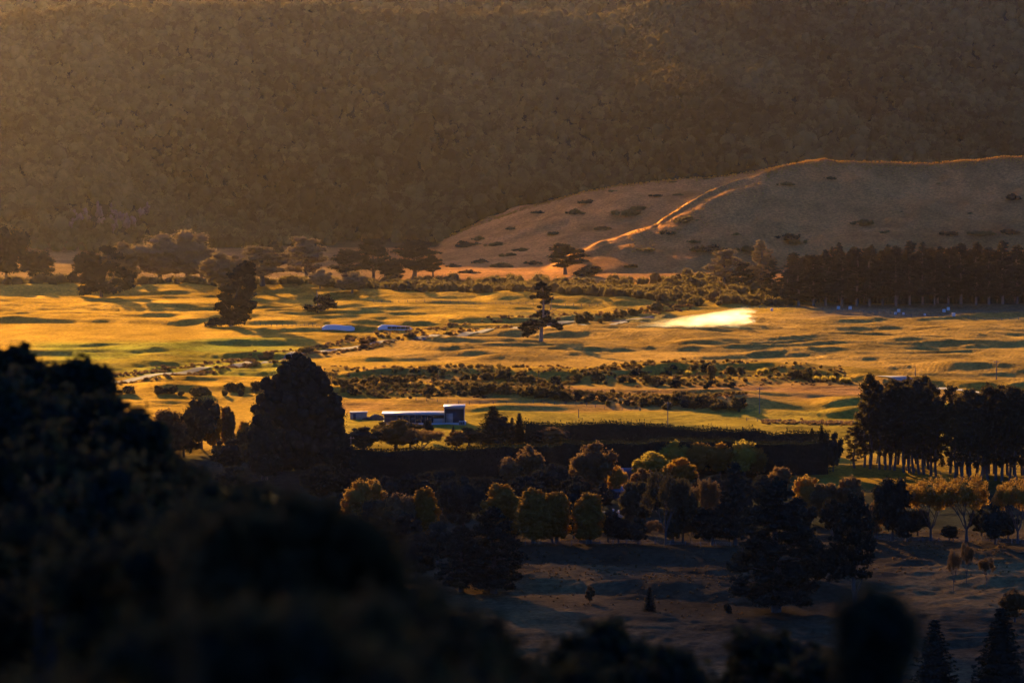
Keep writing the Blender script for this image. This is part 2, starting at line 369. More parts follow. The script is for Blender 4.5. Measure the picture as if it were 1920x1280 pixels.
    ad = N.new('ShaderNodeMath'); ad.operation = 'MULTIPLY_ADD'; ad.inputs[1].default_value = 0.12; L.new(mul.outputs[0], ad.inputs[0]); L.new(nz.outputs['Fac'], ad.inputs[2])
    bp = N.new('ShaderNodeBump'); bp.inputs['Strength'].default_value = 1.0; bp.inputs['Distance'].default_value = 0.4; L.new(ad.outputs[0], bp.inputs['Height'])
    dfs = N.new('ShaderNodeBsdfDiffuse'); gls = N.new('ShaderNodeBsdfAnisotropic'); gls.inputs['Roughness'].default_value = STRAW_R   # straw: a coloured silky lobe over the diffuse
    L.new(vm.outputs[0], dfs.inputs['Color']); L.new(bp.outputs[0], dfs.inputs['Normal']); L.new(vm.outputs[0], gls.inputs['Color']); L.new(bp.outputs[0], gls.inputs['Normal'])
    p = N.new('ShaderNodeMixShader'); p.inputs[0].default_value = STRAW; L.new(dfs.outputs[0], p.inputs[1]); L.new(gls.outputs[0], p.inputs[2])
    L.new(p.outputs[0], out.inputs['Surface'])
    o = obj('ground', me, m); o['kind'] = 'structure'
    return o
def hillmask(X, Y):
    u, v = uv(X, Y)
    H, z = height(X, Y, True)
    return np.where(H > np.maximum(z, 0) - 0.5, H, 0)
build_terrain()

def strip(name, pts, width, mat, lift=0.25):
    P = [ground(*p)[:2] for p in pts]
    # resample
    out = []
    for (a, b) in zip(P[:-1], P[1:]):
        n = max(2, int(math.dist(a, b) / 3))
        out += [(a[0] + (b[0] - a[0]) * i / n, a[1] + (b[1] - a[1]) * i / n) for i in range(n)]
    out.append(P[-1]); A = np.array(out)
    k = np.ones(15) / 15; pad = np.pad(A, ((7, 7), (0, 0)), mode='edge'); A = np.stack([np.convolve(pad[:, i], k, 'valid') for i in range(2)], 1)
    T = np.gradient(A, axis=0); T /= np.linalg.norm(T, axis=1)[:, None] + 1e-9; Nn = np.stack([-T[:, 1], T[:, 0]], 1)
    V = []
    offs = np.linspace(-1, 1, 7) * width / 2
    for o_ in offs:
        B = A + Nn * o_; z = height(B[:, 0], B[:, 1]) + lift; V.append(np.column_stack([B, z]))
    n = len(A); V = np.concatenate(V); Q = [(r * n + i, r * n + i + 1, (r + 1) * n + i + 1, (r + 1) * n + i) for r in range(6) for i in range(n - 1)]
    o = obj(name, mk_mesh(name, V, Q, smooth=True), mat); o['kind'] = 'structure'
    return o
M['track'] = plain('gravel_track', (0.21, 0.15, 0.10), 0.95, 0, 0.2, 0.3)
strip('farm_track', road_pts, 6.0, M['track'])
strip('gravel_track', [(1640, 704), (1668, 710), (1700, 719), (1760, 728), (1830, 735), (1925, 742)], 5.0, plain('pale_gravel', (0.32, 0.27, 0.22), 0.9, 0, 0.15, 0.3))
strip('path', [(1060, 606), (1120, 611), (1170, 604), (1215, 599)], 3.0, M['track'])

# ---------------------------------------------------------------- plants: prototypes
def leaves(g, centers, normals, size, rng, jit=0.6, aspect=1.0):
    n = len(centers)
    nr = normals + rng.normal(0, jit, (n, 3)); nr /= np.linalg.norm(nr, axis=1)[:, None] + 1e-9
    a = np.cross(nr, rng.normal(0, 1, (n, 3))); a /= np.linalg.norm(a, axis=1)[:, None] + 1e-9; b = np.cross(nr, a)
    s = size * rng.uniform(0.55, 1.35, n)[:, None]
    V = np.stack([centers - a * s * 0.5, centers + b * s * 0.36 / aspect + nr * s * 0.08, centers + a * s * 0.5, centers - b * s * 0.36 / aspect], 1).reshape(-1, 3)
    g.add(V, np.arange(n * 4).reshape(-1, 4))
def clumps_surface(clumps, n, size, rng, g, core=0.7, jit=0.6, lump=0.22, aspect=1.0):
    """leaves on the outer shell of lumpy ellipsoids, plus a dense lumpy core"""
    C_ = np.array([c[:3] for c in clumps], float); Rr = np.array([c[3:6] for c in clumps], float)
    w = (Rr[:, 0] * Rr[:, 1] + Rr[:, 0] * Rr[:, 2] + Rr[:, 1] * Rr[:, 2]); w /= w.sum()
    k = rng.choice(len(clumps), n, p=w)
    d = rng.normal(0, 1, (n, 3)); d /= np.linalg.norm(d, axis=1)[:, None]
    rr = rng.uniform(0.35, 1.0, n) ** 0.45
    ph = k * 1.7
    rr = rr * (1 + lump * np.sin(d[:, 0] * 6 + ph) * np.sin(d[:, 1] * 5 + 2 * ph) + lump * 0.7 * np.sin(d[:, 2] * 9 + ph))
    P = C_[k] + d * Rr[k] * rr[:, None]
    nn = d / Rr[k]; nn /= np.linalg.norm(nn, axis=1)[:, None]
    leaves(g, P, nn, size, rng, jit, aspect)
    if core > 0:
        V0, T0 = ICO1
        for c, r in zip(C_, Rr):
            f = 1 + 0.25 * np.sin(V0[:, :1] * 5 + c[0]) * np.sin(V0[:, 1:2] * 4 + c[2]) + rng.uniform(-.12, .12, (len(V0), 1))
            g.add(c + V0 * r * core * f, None, T0)
def sub(ell, k, f, rng, inside=0.8, flat=1.0, up=-0.5):
    """small clumps scattered over an ellipsoid"""
    out = []
    while len(out) < k:
        d = rng.normal(0, 1, 3); d /= np.linalg.norm(d)
        if d[2] < up: continue
        s = rng.uniform(0.6, 1.3) * f; r = min(ell[3:6]) * s
        q = inside * rng.uniform(0.75, 1.1)
        out.append((ell[0] + d[0] * ell[3] * q, ell[1] + d[1] * ell[4] * q, ell[2] + d[2] * ell[5] * q, r, r, r * flat))
    return out

PROTO = {}
def reg(kind, build, nvar, trunkmat, crownmat, dims):
    PROTO[kind] = dict(build=build, n=nvar, tm=trunkmat, cm=crownmat, cache={}, dims=dims)
def get(kind, var, cm):
    p = PROTO[kind]; key = (var, cm)
    if key in p['cache']: return p['cache'][key]
    base = p.setdefault('raw', {})
    if var not in base:
        rng = np.random.default_rng(1000 + hash_(kind) + var * 31)
        tg, cg = G(), G(); p['build'](tg, cg, rng)
        Vc = np.concatenate(cg.V); w = np.percentile(Vc[:, 0], 99.3) - np.percentile(Vc[:, 0], 0.7); h = np.percentile(Vc[:, 2], 99.8)
        base[var] = (tg, cg, w, h)
    tg, cg, w, h = base[var]
    tm = tg.mesh(kind + '_trunk') if tg.n else None
    if tm: tm.materials.append(M[p['tm']])
    c = cg.mesh(kind + '_crown'); c.materials.append(M[cm])
    p['cache'][key] = (tm, c, w, h)
    return p['cache'][key]
def hash_(s): return sum(ord(c) * (i + 3) for i, c in enumerate(s)) % 997

def b_broad(tg, cg, r):
    H = 14.0; main = [(0, 0, 8.6, 5.2, 5.2, 5.0), (r.uniform(-2.5, -1), r.uniform(-1, 1), 6.6, 4, 4, 3.6), (r.uniform(1, 2.8), r.uniform(-1, 1), 6.9, 3.8, 3.8, 3.6), (r.uniform(-1.5, 1.5), 0, 3.8, 3.9, 3.9, 2.8)]
    cl = [(*m[:3], m[3] * .8, m[4] * .8, m[5] * .8) for m in main]
    for m in main: cl += sub(m, 16, 0.32, r, 0.86)
    clumps_surface(cl, 9000, 0.5, r, cg, 0.72)
    tg.tube([(0, 0, -0.6), (0.1, 0, 2), (0, 0.2, 5)], [0.5, 0.36, 0.22])
    for m in cl[4:24:3]: tg.tube([(0, 0, 3), ((m[0]) * .5, m[1] * .5, (3 + m[2]) * .5 + .8), m[:3]], [0.2, 0.13, 0.05], 5)
def b_gnarl(tg, cg, r):     # spreading old pine with layered clumps and gaps
    H = 20.0; cl = []
    tg.tube([(0, 0, -0.8), (0.3, 0, 4), (-0.2, 0.3, 9), (0.6, 0, 15), (0.4, 0, 18.5)], [0.85, 0.62, 0.48, 0.28, 0.1], 8)
    for i in range(15):
        t = i / 14; z = 5.0 + 14 * t; a = i * 2.399 + r.uniform(-.4, .4); L = (1 - abs(t - 0.35) * 0.9) * r.uniform(4.0, 7.5)
        x, y = math.cos(a) * L, math.sin(a) * L; zz = z + r.uniform(0, 1.5)
        tg.tube([(0.1, 0, z - 1.5), (x * .5, y * .5, z), (x, y, zz)], [0.26, 0.17, 0.06], 5)
        s = r.uniform(1.7, 2.9)
        e = (x, y, zz + .4, s * 1.25, s * 1.25, s * 0.7); cl.append(e); cl += sub(e, 9, 0.5, r, 0.95, 0.8, -0.3)
        e = (x * .5, y * .5, zz, s, s, s * .6); cl.append(e); cl += sub(e, 4, 0.5, r, 0.9)
    cl.append((0.5, 0, 18.6, 2.4, 2.4, 1.5))
    clumps_surface(cl, 10000, 0.55, r, cg, 0.62)
def b_column(tg, cg, r):   # upright dense poplar
    cl = []
    ns = int(r.integers(2, 4)); stems = [(r.uniform(-1.6, 1.6) if ns > 1 else 0, r.uniform(-1, 1), r.uniform(.8, 1.0)) for _ in range(ns)]; stems[0] = (stems[0][0] * .3, 0, 1.0)
    for sx, sy, f in stems:
        H = 15 * f; tg.tube([(sx * .4, sy * .4, -0.6), (sx, sy, H * .4), (sx, sy, H * .92)], [0.32, 0.22, 0.05], 5)
        for i in range(13):
            t = i / 12; z = H * (0.17 + 0.76 * t); rad = 2.5 * (0.72 + 0.5 * t) * (1 - max(0, t - .5) * 1.35) * f
            cl.append((sx, sy, z, rad * .8, rad * .8, 1.3))
            for _ in range(7):
                a = r.uniform(0, 6.28); q = rad * r.uniform(.65, 1); s = r.uniform(.5, .95)
                cl.append((sx + math.cos(a) * q, sy + math.sin(a) * q, z + r.uniform(-.6, .9), s, s, s * 1.5))
    clumps_surface(cl, 8500, 0.42, r, cg, 0.66)
def b_gum(tg, cg, r):       # tall slender, bare lower trunk, hanging clumps
    H = 27.0; x = 0; pts = []; rad = []
    dx = r.uniform(-.6, .6)
    for i in range(7): pts.append((dx * math.sin(i), r.uniform(-.3, .3), -0.8 + i * (H - 1) / 6)); rad.append(0.42 * (1 - i / 6.6))
    tg.tube(pts, rad, 7); cl = []
    n = 34
    for i in range(n):
        t = i / (n - 1); z = 5.0 + 21.5 * t; a = i * 2.399; L = (0.7 + 2.3 * math.sin(math.pi * min(1, (0.12 + t * .88))) ** .7) * r.uniform(.45, 1.1)
        px, py = math.cos(a) * L, math.sin(a) * L
        tg.tube([(0, 0, z - 1.2), (px * .6, py * .6, z - .2), (px, py, z + .3)], [0.1, 0.07, 0.03], 4)
        s = r.uniform(.7, 1.35) * (0.75 if t < .3 else 1.0)
        cl.append((px, py, z, s, s, s * 1.3)); cl += sub((px, py, z, s, s, s * 1.3), 2, .6, r, 1.0)
    clumps_surface(cl, 5200, 0.5, r, cg, 0.5, 0.9)
def b_pine(tg, cg, r):      # plantation pine: long trunk, crown above
    H = 25.0; tg.tube([(0, 0, -0.8), (0.15, 0, 8), (r.uniform(-.5, .5), 0, 16), (0.2, 0, 24)], [0.42, 0.33, 0.22, 0.06], 6); cl = []
    n = 40
    for i in range(n):
        t = i / (n - 1); z = 4.2 + 19.8 * t; a = i * 2.399 + r.uniform(-.3, .3)
        L = (4.3 * (1 - t) ** .6 + .5) * r.uniform(.35, 1.2) * (0.6 + .4 * min(1, t * 4))
        x, y = math.cos(a) * L, math.sin(a) * L
        tg.tube([(0, 0, z - .6), (x, y, z + .4)], [0.1, 0.03], 4)
        s = r.uniform(.9, 1.5) * (1 - t * .35)
        cl.append((x, y, z + .4, s * 1.1, s * 1.1, s * .75)); cl += sub((x, y, z + .4, s, s, s * .7), 3, .6, r, 1.0)
        if i % 3 == 0: cl.append((x * .4, y * .4, z, s * 1.4, s * 1.4, s))
    clumps_surface(cl, 7500, 0.5, r, cg, 0.6)
def b_fir(tg, cg, r):
    H = 14.0; tg.tube([(0, 0, -0.6), (0, 0, H - .4)], [0.3, 0.03], 6); P = []; D = []
    n = 26
    for i in range(n):
        t = i / n; z = 0.8 + (H - 1.0) * t; L = 3.6 * (1 - t) ** .85 + .15
        k = int(7 + 5 * (1 - t))
        for j in range(k):
            a = 6.283 * j / k + i * .7 + r.uniform(-.25, .25); l = L * r.uniform(.7, 1.15)
            m = int(9 + 26 * l / 3.6)
            s = r.uniform(.05, 1, m) ** .75; droop = -0.25 * l * s + 0.5 * l * s * s * .5
            w = (1 - s) * .5 + .12
            P.append(np.stack([np.cos(a) * l * s - np.sin(a) * r.uniform(-w, w, m), np.sin(a) * l * s + np.cos(a) * r.uniform(-w, w, m), z + droop + r.uniform(-.15, .1, m)], 1))
            D.append(np.tile((math.cos(a) * .3, math.sin(a) * .3, 1.0), (m, 1)))
    leaves(cg, np.concatenate(P), np.concatenate(D), 0.55, r, 0.5, 1.4)
    for i in range(8):
        t = i / 8; V0, T0 = ICO1; cg.add(V0 * np.array([2.2 * (1 - t) + .1, 2.2 * (1 - t) + .1, 1.3]) + np.array([0, 0, 1.4 + (H - 2.2) * t]), None, T0)
def b_fan(tg, cg, r):        # open crowned deciduous tree with visible forking limbs
    ends = []
    def br(p, d, L, rad, lv):
        q = p + d * L; mid = (p + q) / 2 + r.normal(0, .08 * L, 3)
        tg.tube([p, mid, q], [rad, rad * .8, rad * .6], 5 if lv < 2 else 3)
        if lv >= 4: ends.append(q); return
        if lv >= 2: ends.append(q)
        for _ in range(3 if lv < 3 else 2):
            e = d + r.normal(0, .42, 3); e[2] = max(e[2], .12); e /= np.linalg.norm(e); br(q, e, L * r.uniform(.62, .85), rad * .6, lv + 1)
    tg.tube([(0, 0, -.6), (0, 0, .8), (0, 0, 2.4)], [.45, .36, .3], 7)
    for k in range(5):
        a = k * 1.257 + r.uniform(-.3, .3); d = np.array([math.cos(a) * .75, math.sin(a) * .75, 1.0]); br(np.array([0, 0, 2.2]), d / np.linalg.norm(d), 3.1, .2, 0)
    cl = [(e[0], e[1], e[2], r.uniform(.5, 1.0), r.uniform(.5, 1.0), r.uniform(.4, .8)) for e in ends]
    clumps_surface(cl, 15000, 0.36, r, cg, 0.0, 1.0)
def b_shrub(tg, cg, r):
    main = [(0, 0, 1.5, 1.5, 1.5, 1.5), (r.uniform(-1, 1), r.uniform(-.6, .6), 1.0, 1.2, 1.2, 1.1), (r.uniform(-.8, .8), 0, .5, 1.3, 1.3, .9)]
    cl = [(*m[:3], m[3] * .85, m[4] * .85, m[5] * .85) for m in main]
    for m in main: cl += sub(m, 7, .35, r, .85)
    clumps_surface(cl, 900, 0.34, r, cg, .75)
def b_spiky(tg, cg, r):      # tussock / flax
    n = 420; a = r.uniform(0, 6.283, n); tilt = r.uniform(.1, 1.1, n); L = r.uniform(1.2, 2.6, n)
    d = np.stack([np.cos(a) * np.sin(tilt), np.sin(a) * np.sin(tilt), np.cos(tilt)], 1); s = np.stack([-np.sin(a), np.cos(a), 0 * a], 1) * .07
    o_ = r.normal(0, .35, (n, 3)) * np.array([1, 1, .2])
    tip = o_ + d * L[:, None]; tip[:, 2] -= (L * tilt) * .18; mid = o_ + d * L[:, None] * .5 + np.array([0, 0, .15])
    V = np.stack([o_ - s, o_ + s, mid + s, mid - s], 1).reshape(-1, 3); cg.add(V, np.arange(n * 4).reshape(-1, 4))
    V = np.stack([mid - s, mid + s, tip], 1).reshape(-1, 3); cg.add(V, None, np.arange(n * 3).reshape(-1, 3))
def b_cabbage(tg, cg, r):    # bare stem with a ball of strap leaves
    heads = [(0, 0, 5.2), (r.uniform(.5, .9), 0, 4.6), (-.6, .3, 4.9)][:int(r.integers(1, 4))]
    tg.tube([(0, 0, -.4), (.05, 0, 2), (0, 0, 3.2)], [.22, .16, .14], 6)
    for hx, hy, hz in heads:
        tg.tube([(0, 0, 2.9), (hx, hy, hz)], [.12, .09], 5); n = 260
        d = r.normal(0, 1, (n, 3)); d /= np.linalg.norm(d, axis=1)[:, None]; c = np.array([hx, hy, hz]); L = r.uniform(.7, 1.15, n)[:, None]
        s = np.cross(d, r.normal(0, 1, (n, 3))); s /= np.linalg.norm(s, axis=1)[:, None]; s *= .06
        tip = c + d * L; tip[:, 2] -= .2; V = np.stack([c + d * .1 - s, c + d * .1 + s, tip], 1).reshape(-1, 3); cg.add(V, None, np.arange(n * 3).reshape(-1, 3))
def b_bigpine(tg, cg, r):     # huge irregular dark conifer, foliage to the ground
    H = 30.0; tg.tube([(0, 0, -1), (.3, 0, 8), (-.4, .2, 18), (0, 0, 28)], [1.0, .8, .5, .1], 8); cl = []
    n = 70
    for i in range(n):
        t = i / (n - 1); z = 2.5 + 26 * t; a = i * 2.399 + r.uniform(-.4, .4); L = 8.8 * (1 - t) ** .55 * r.uniform(.45, 1.1) * (0.75 + .25 * min(1, t * 4)) + .6
        x, y = math.cos(a) * L, math.sin(a) * L
        if i % 2 == 0: tg.tube([(0, 0, z - 1), (x * .6, y * .6, z), (x, y, z + .3)], [.22, .14, .05], 4)
        s = r.uniform(1.3, 2.5) * (1 - t * .35); e = (x, y, z + .3, s * 1.2, s * 1.2, s * .8); cl.append(e); cl += sub(e, 6, .45, r, 1.0)
        if i % 2: cl.append((x * .45, y * .45, z, s * 1.5, s * 1.5, s * 1.1))
    clumps_surface(cl, 22000, .5, r, cg, .6)
def b_thicket(tg, cg, r):
    cl = []
    for _ in range(16):
        a = r.uniform(0, 6.28); q = r.uniform(0, 1) ** .7; x, y = math.cos(a) * q * 5, math.sin(a) * q * 4; s = r.uniform(.8, 1.5) * (1.15 - .6 * q)
        cl.append((x, y, s * .55, s * 1.2, s * 1.2, s)); cl += sub(cl[-1], 3, .5, r, .9)
    clumps_surface(cl, 2600, .42, r, cg, .7)
# hero trees, outline taken tree by tree: list of (x, z, rx, rz) in metres, base at 0
def hero(outline, trunk, nleaf, nsub=18, depth=.9, core=.72):
    def f(tg, cg, r):
        cl = []
        for (x, z, rx, rz) in outline:
            e = (x, r.uniform(-1, 1) * depth * 2.0, z, rx, (rx + rz) * .5 * depth, rz); cl.append(e); cl.append((*e[:3], e[3] * .7, e[4] * .7, e[5] * .7)); cl += sub(e, nsub, .42, r, .95, .8, -.9)
        clumps_surface(cl, nleaf, .55, r, cg, core)
        for pts, rad in trunk: tg.tube(pts, rad, 7)
    return f
s4 = 4.05
def O(cx, by, items, s): return [((x - cx) / s, (by - y) / s, rx / s, rz / s) for x, y, rx, rz in items]
T1 = O(190, 560, [(172, 495, 22, 16), (200, 476, 14, 9), (218, 486, 12, 7), (158, 508, 16, 12), (180, 520, 26, 18), (150, 528, 14, 7), (143, 522, 10, 5), (205, 505, 16, 9), (225, 515, 14, 9), (236, 526, 12, 12), (228, 541, 12, 9), (215, 530, 9, 5), (190, 540, 24, 12), (165, 546, 14, 9), (160, 553, 8, 4), (205, 548, 16, 6), (237, 538, 7, 8)], 4.0)
T2 = O(432, 610, [(462, 504, 14, 11), (450, 512, 12, 9), (437, 520, 12, 7), (462, 522, 12, 10), (448, 532, 18, 10), (465, 538, 10, 12), (432, 545, 18, 10), (458, 553, 17, 12), (422, 558, 14, 8), (440, 566, 20, 10), (462, 570, 12, 10), (418, 575, 14, 8), (450, 582, 18, 9), (470, 574, 6, 4), (436, 592, 20, 9), (455, 594, 12, 6), (415, 602, 20, 8), (398, 606, 10, 5), (438, 603, 18, 6), (425, 583, 12, 7)], 4.1)
T3 = O(1014, 637, [(1016, 534, 11, 5), (1024, 541, 8, 5), (1008, 540, 6, 4), (1018, 553, 14, 7), (1004, 556, 9, 4), (1028, 560, 8, 4), (1020, 566, 9, 5), (1012, 575, 5, 3), (1018, 584, 12, 5), (1008, 590, 10, 4), (1022, 596, 12, 5), (1000, 601, 10, 4), (992, 606, 12, 5), (985, 613, 9, 6), (995, 620, 10, 6), (988, 626, 7, 4), (1003, 612, 10, 5), (1030, 603, 12, 5), (1040, 608, 11, 5), (1046, 613, 7, 4), (1014, 606, 12, 6)], 4.15)
T4 = O(596, 585, [(604, 566, 12, 9), (614, 570, 9, 7), (600, 578, 12, 6), (582, 576, 7, 4), (586, 580, 9, 4), (618, 576, 6, 4), (594, 566, 5, 6)], 4.3)
BD = O(565, 880, [(556, 682, 22, 18), (548, 700, 30, 24), (572, 705, 30, 28), (530, 730, 42, 34), (590, 735, 40, 36), (510, 770, 44, 36), (560, 770, 60, 40), (620, 775, 38, 36), (500, 820, 44, 40), (560, 830, 70, 44), (628, 820, 34, 40), (520, 860, 60, 30), (600, 865, 60, 26)], 5.8)
reg('hero_a', hero(T1, [([(0, 0, -1), (0, 0, 4), (-3, 0, 12), (-4, 0, 18)], [.8, .65, .45, .15]), ([(0, 0, 2), (5, 0, 9), (7, 0, 16)], [.5, .35, .12]), ([(0, 0, 2), (8, 0, 5), (11, 0, 8)], [.4, .3, .12]), ([(0, 0, 3), (-8, 0, 9)], [.3, .1])], 20000), 1, 'bark', 'hero', None)
reg('hero_b', hero(T2, [([(0, 0, -1), (2, 0, 8), (3, 0, 16), (6, 0, 26)], [.9, .7, .5, .15]), ([(1, 0, 5), (-4, 0, 12)], [.4, .12]), ([(3, 0, 12), (8, 0, 18)], [.3, .1]), ([(8, 0, 10), (12, 0, 8)], [.15, .05])], 20000), 1, 'bark', 'hero', None)
reg('hero_c', hero(T3, [([(0, 0, -1), (.2, 0, 5), (1, 0, 12), (1.2, 0, 19), (.6, 0, 25)], [.95, .75, .55, .35, .12]), ([(.2, 0, 6), (-3, 0, 8), (-6, 0, 7)], [.4, .25, .1]), ([(.4, 0, 6.5), (4, 0, 8), (8, 0, 7)], [.4, .25, .1]), ([(1, 0, 10), (4, 0, 14), (4.5, 0, 20)], [.25, .18, .05]), ([(3.5, 0, 12), (9, 0, 16)], [.14, .03]), ([(1, 0, 12), (-3, 0, 14)], [.25, .08]), ([(4, 0, 14), (8, 0, 13)], [.12, .03])], 12000, 12, .8, .7), 1, 'palebark', 'hero', None)
reg('hero_d', hero(T4, [([(0, 0, -.6), (0, 0, 3), (-.4, 0, 8.3)], [.45, .35, .08]), ([(0, 0, 2), (-4, 0, 3)], [.2, .06]), ([(0, 0, 2.5), (4, 0, 4)], [.25, .08]), ([(-.2, 0, 5), (-1.5, 0, 7)], [.12, .03])], 2600, 8, .9), 1, 'palebark', 'hero', None)
reg('hero_e', hero(BD, [([(0, 0, -1), (0, 0, 10), (0, 0, 30)], [1.2, .9, .2])], 46000, 40), 1, 'bark', 'pine', None)
for k_, f_, n_, tm_, cm_ in [('broad', b_broad, 4, 'bark', 'gold'), ('gnarl', b_gnarl, 3, 'bark', 'pine'), ('column', b_column, 4, 'bark', 'gold'), ('gum', b_gum, 4, 'bark', 'gum'), ('pine', b_pine, 4, 'palebark', 'pine'),
                    ('fir', b_fir, 2, 'bark', 'dark'), ('fan', b_fan, 2, 'bark', 'brown'), ('shrub', b_shrub, 5, 'bark', 'shrub'), ('thicket', b_thicket, 4, 'bark', 'pine'), ('spiky', b_spiky, 2, 'bark', 'brown'), ('cabbage', b_cabbage, 3, 'bark', 'shrub'), ('bigpine', b_bigpine, 2, 'bark', 'dark')]:
    reg(k_, f_, n_, tm_, cm_, None)

def plant(kind, name, label, cat, x, y, h, w=None, mat=None, group=None, parts=True, var=None, z=None, rz=None):
    p = PROTO[kind]; var = rnd.randrange(p['n']) if var is None else var
    tm, cm, pw, ph = get(kind, var, mat or p['cm'])
    z = hgt(x, y) if z is None else z
    sz = h / ph; sx = (w / pw) if w else sz
    if rz is None: rz = rnd.uniform(0, 6.283)
    if parts and tm is not None:
        r = empty(name, (x, y, z - 0.05), label, cat, group, rz); r.scale = (sx, sx, sz)
        obj('trunk', tm, None, r); obj('crown', cm, None, r)
    else:
        r = obj(name, cm, None, None, (x, y, z - 0.05)); r.rotation_euler = (0, 0, rz); r.scale = (sx, sx, sz); tag(r, label, cat, group)
    return r
def plant_px(kind, name, label, px, by, ty, wpx, cat='tree', mat=None, group=None, rz=None, var=None, parts=True):
    x, y, z = ground(px, by); s = ppm(y)
    return plant(kind, name, label, cat, x, y, (by - ty) / s, wpx / s, mat, group, parts, var, z, rz)

ORD = ['leftmost', 'second from the left', 'third from the left', 'fourth from the left', 'fifth from the left', 'sixth from the left', 'seventh from the left', 'eighth from the left', 'ninth from the left', 'tenth from the left',
       'eleventh from the left', 'twelfth from the left', 'thirteenth from the left', 'fourteenth from the left', 'fifteenth from the left', 'sixteenth from the left', 'seventeenth from the left', 'eighteenth from the left', 'nineteenth from the left', 'twentieth from the left']

# ---- lone old trees on the lit pasture
plant_px('hero_a', 'cypress_tree', 'wide dark old cypress standing at the far left edge of the lit pasture', 190, 557, 462, 122, rz=0)
plant_px('hero_b', 'cypress_tree', 'tall ragged dark cypress leaning right, alone on the pasture above the track', 432, 612, 490, 90, rz=0)
plant_px('hero_c', 'cypress_tree', 'lone layered cypress with a pale bare lower trunk, centre of the pasture', 1014, 639, 528, 78, rz=0)
plant_px('hero_d', 'stunted_pine', 'small broken pine with a bare dead top, left of the long white stacks', 596, 587, 553, 60, rz=0)
plant_px('hero_e', 'large_conifer', 'huge dark domed conifer to the left of the long low shed', 565, 880, 667, 176, rz=0)

# ---- hazy trees at the foot of the forested mountain
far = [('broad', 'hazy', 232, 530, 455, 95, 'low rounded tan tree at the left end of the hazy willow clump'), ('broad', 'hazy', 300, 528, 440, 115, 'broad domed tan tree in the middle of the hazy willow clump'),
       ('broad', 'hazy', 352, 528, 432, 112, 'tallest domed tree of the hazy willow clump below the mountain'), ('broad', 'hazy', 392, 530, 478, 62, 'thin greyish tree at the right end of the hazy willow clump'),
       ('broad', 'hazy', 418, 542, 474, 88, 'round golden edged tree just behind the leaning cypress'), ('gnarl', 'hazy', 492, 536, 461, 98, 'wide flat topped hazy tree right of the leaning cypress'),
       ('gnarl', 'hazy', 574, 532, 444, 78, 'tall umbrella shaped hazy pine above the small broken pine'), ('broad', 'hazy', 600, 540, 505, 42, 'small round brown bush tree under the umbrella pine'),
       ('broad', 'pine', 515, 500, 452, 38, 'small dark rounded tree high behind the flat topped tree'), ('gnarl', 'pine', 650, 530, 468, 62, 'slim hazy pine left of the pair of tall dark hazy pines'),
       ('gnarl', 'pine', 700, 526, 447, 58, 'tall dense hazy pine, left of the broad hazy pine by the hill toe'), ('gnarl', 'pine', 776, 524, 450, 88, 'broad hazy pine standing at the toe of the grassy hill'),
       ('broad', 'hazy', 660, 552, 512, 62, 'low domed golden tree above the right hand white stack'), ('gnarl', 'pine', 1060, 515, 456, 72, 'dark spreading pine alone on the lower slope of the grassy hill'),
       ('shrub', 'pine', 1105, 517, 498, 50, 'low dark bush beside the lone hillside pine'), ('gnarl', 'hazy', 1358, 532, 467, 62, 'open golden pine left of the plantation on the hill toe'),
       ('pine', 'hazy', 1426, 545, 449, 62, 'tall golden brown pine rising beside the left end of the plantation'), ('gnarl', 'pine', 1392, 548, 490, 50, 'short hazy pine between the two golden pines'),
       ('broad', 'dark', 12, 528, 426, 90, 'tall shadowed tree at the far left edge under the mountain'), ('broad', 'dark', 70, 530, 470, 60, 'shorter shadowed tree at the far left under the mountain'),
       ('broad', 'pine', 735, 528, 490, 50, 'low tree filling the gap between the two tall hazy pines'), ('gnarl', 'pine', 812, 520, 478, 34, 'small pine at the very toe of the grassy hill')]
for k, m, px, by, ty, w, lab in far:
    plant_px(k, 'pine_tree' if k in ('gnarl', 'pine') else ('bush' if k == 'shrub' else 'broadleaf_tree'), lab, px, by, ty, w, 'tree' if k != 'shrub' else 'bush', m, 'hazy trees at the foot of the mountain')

# ---- dark pine plantation at the right
front = [(1448, 566, 490, 36), (1478, 572, 505, 34), (1497, 573, 500, 40), (1525, 573, 478, 40), (1548, 573, 468, 46), (1578, 574, 474, 46), (1606, 574, 466, 46), (1630, 574, 464, 40), (1655, 573, 470, 40), (1680, 573, 462, 44), (1706, 573, 455, 44), (1730, 573, 457, 42),
         (1752, 572, 476, 34), (1778, 572, 466, 42), (1802, 572, 458, 44), (1830, 572, 454, 34), (1854, 571, 464, 44), (1880, 571, 452, 40), (1906, 570, 460, 44), (1932, 570, 455, 44)]
for i, (px, by, ty, w) in enumerate(front):
    plant_px('pine', 'pine_tree', 'dark plantation pine of the front row, ' + ORD[i], px, by, ty, w * 1.25, mat='pine', group='front row of the dark pine plantation')
for k in range(92):
    px = 1492 + (k % 23) * 21 + rnd.uniform(-9, 9); base = ground(px, 571)
    y = base[1] + 10 + 13 * (k // 23) + rnd.uniform(-4, 4); x = at(px, y)[0]; w = rnd.uniform(9, 12); h = rnd.uniform(22, 27) * (0.86 if px < 1560 else 1)
    plant('pine', 'pine_tree', 'dark plantation pine standing behind the front row of the plantation', 'tree', x, y, h, w, 'pine', 'inner rows of the dark pine plantation')

for k in range(30):  # thickets added to darken the bright gaps under the pines
    px = 1455 + k * 17; base = ground(px, 571); y = base[1] + 9 + rnd.uniform(0, 30)
    plant('thicket', 'thicket', 'dark thicket added to darken the gaps between the plantation trunks', 'thicket', at(px, y)[0], y, rnd.uniform(5, 8), rnd.uniform(10, 14), 'dark', 'thickets added to darken the pine plantation', False)
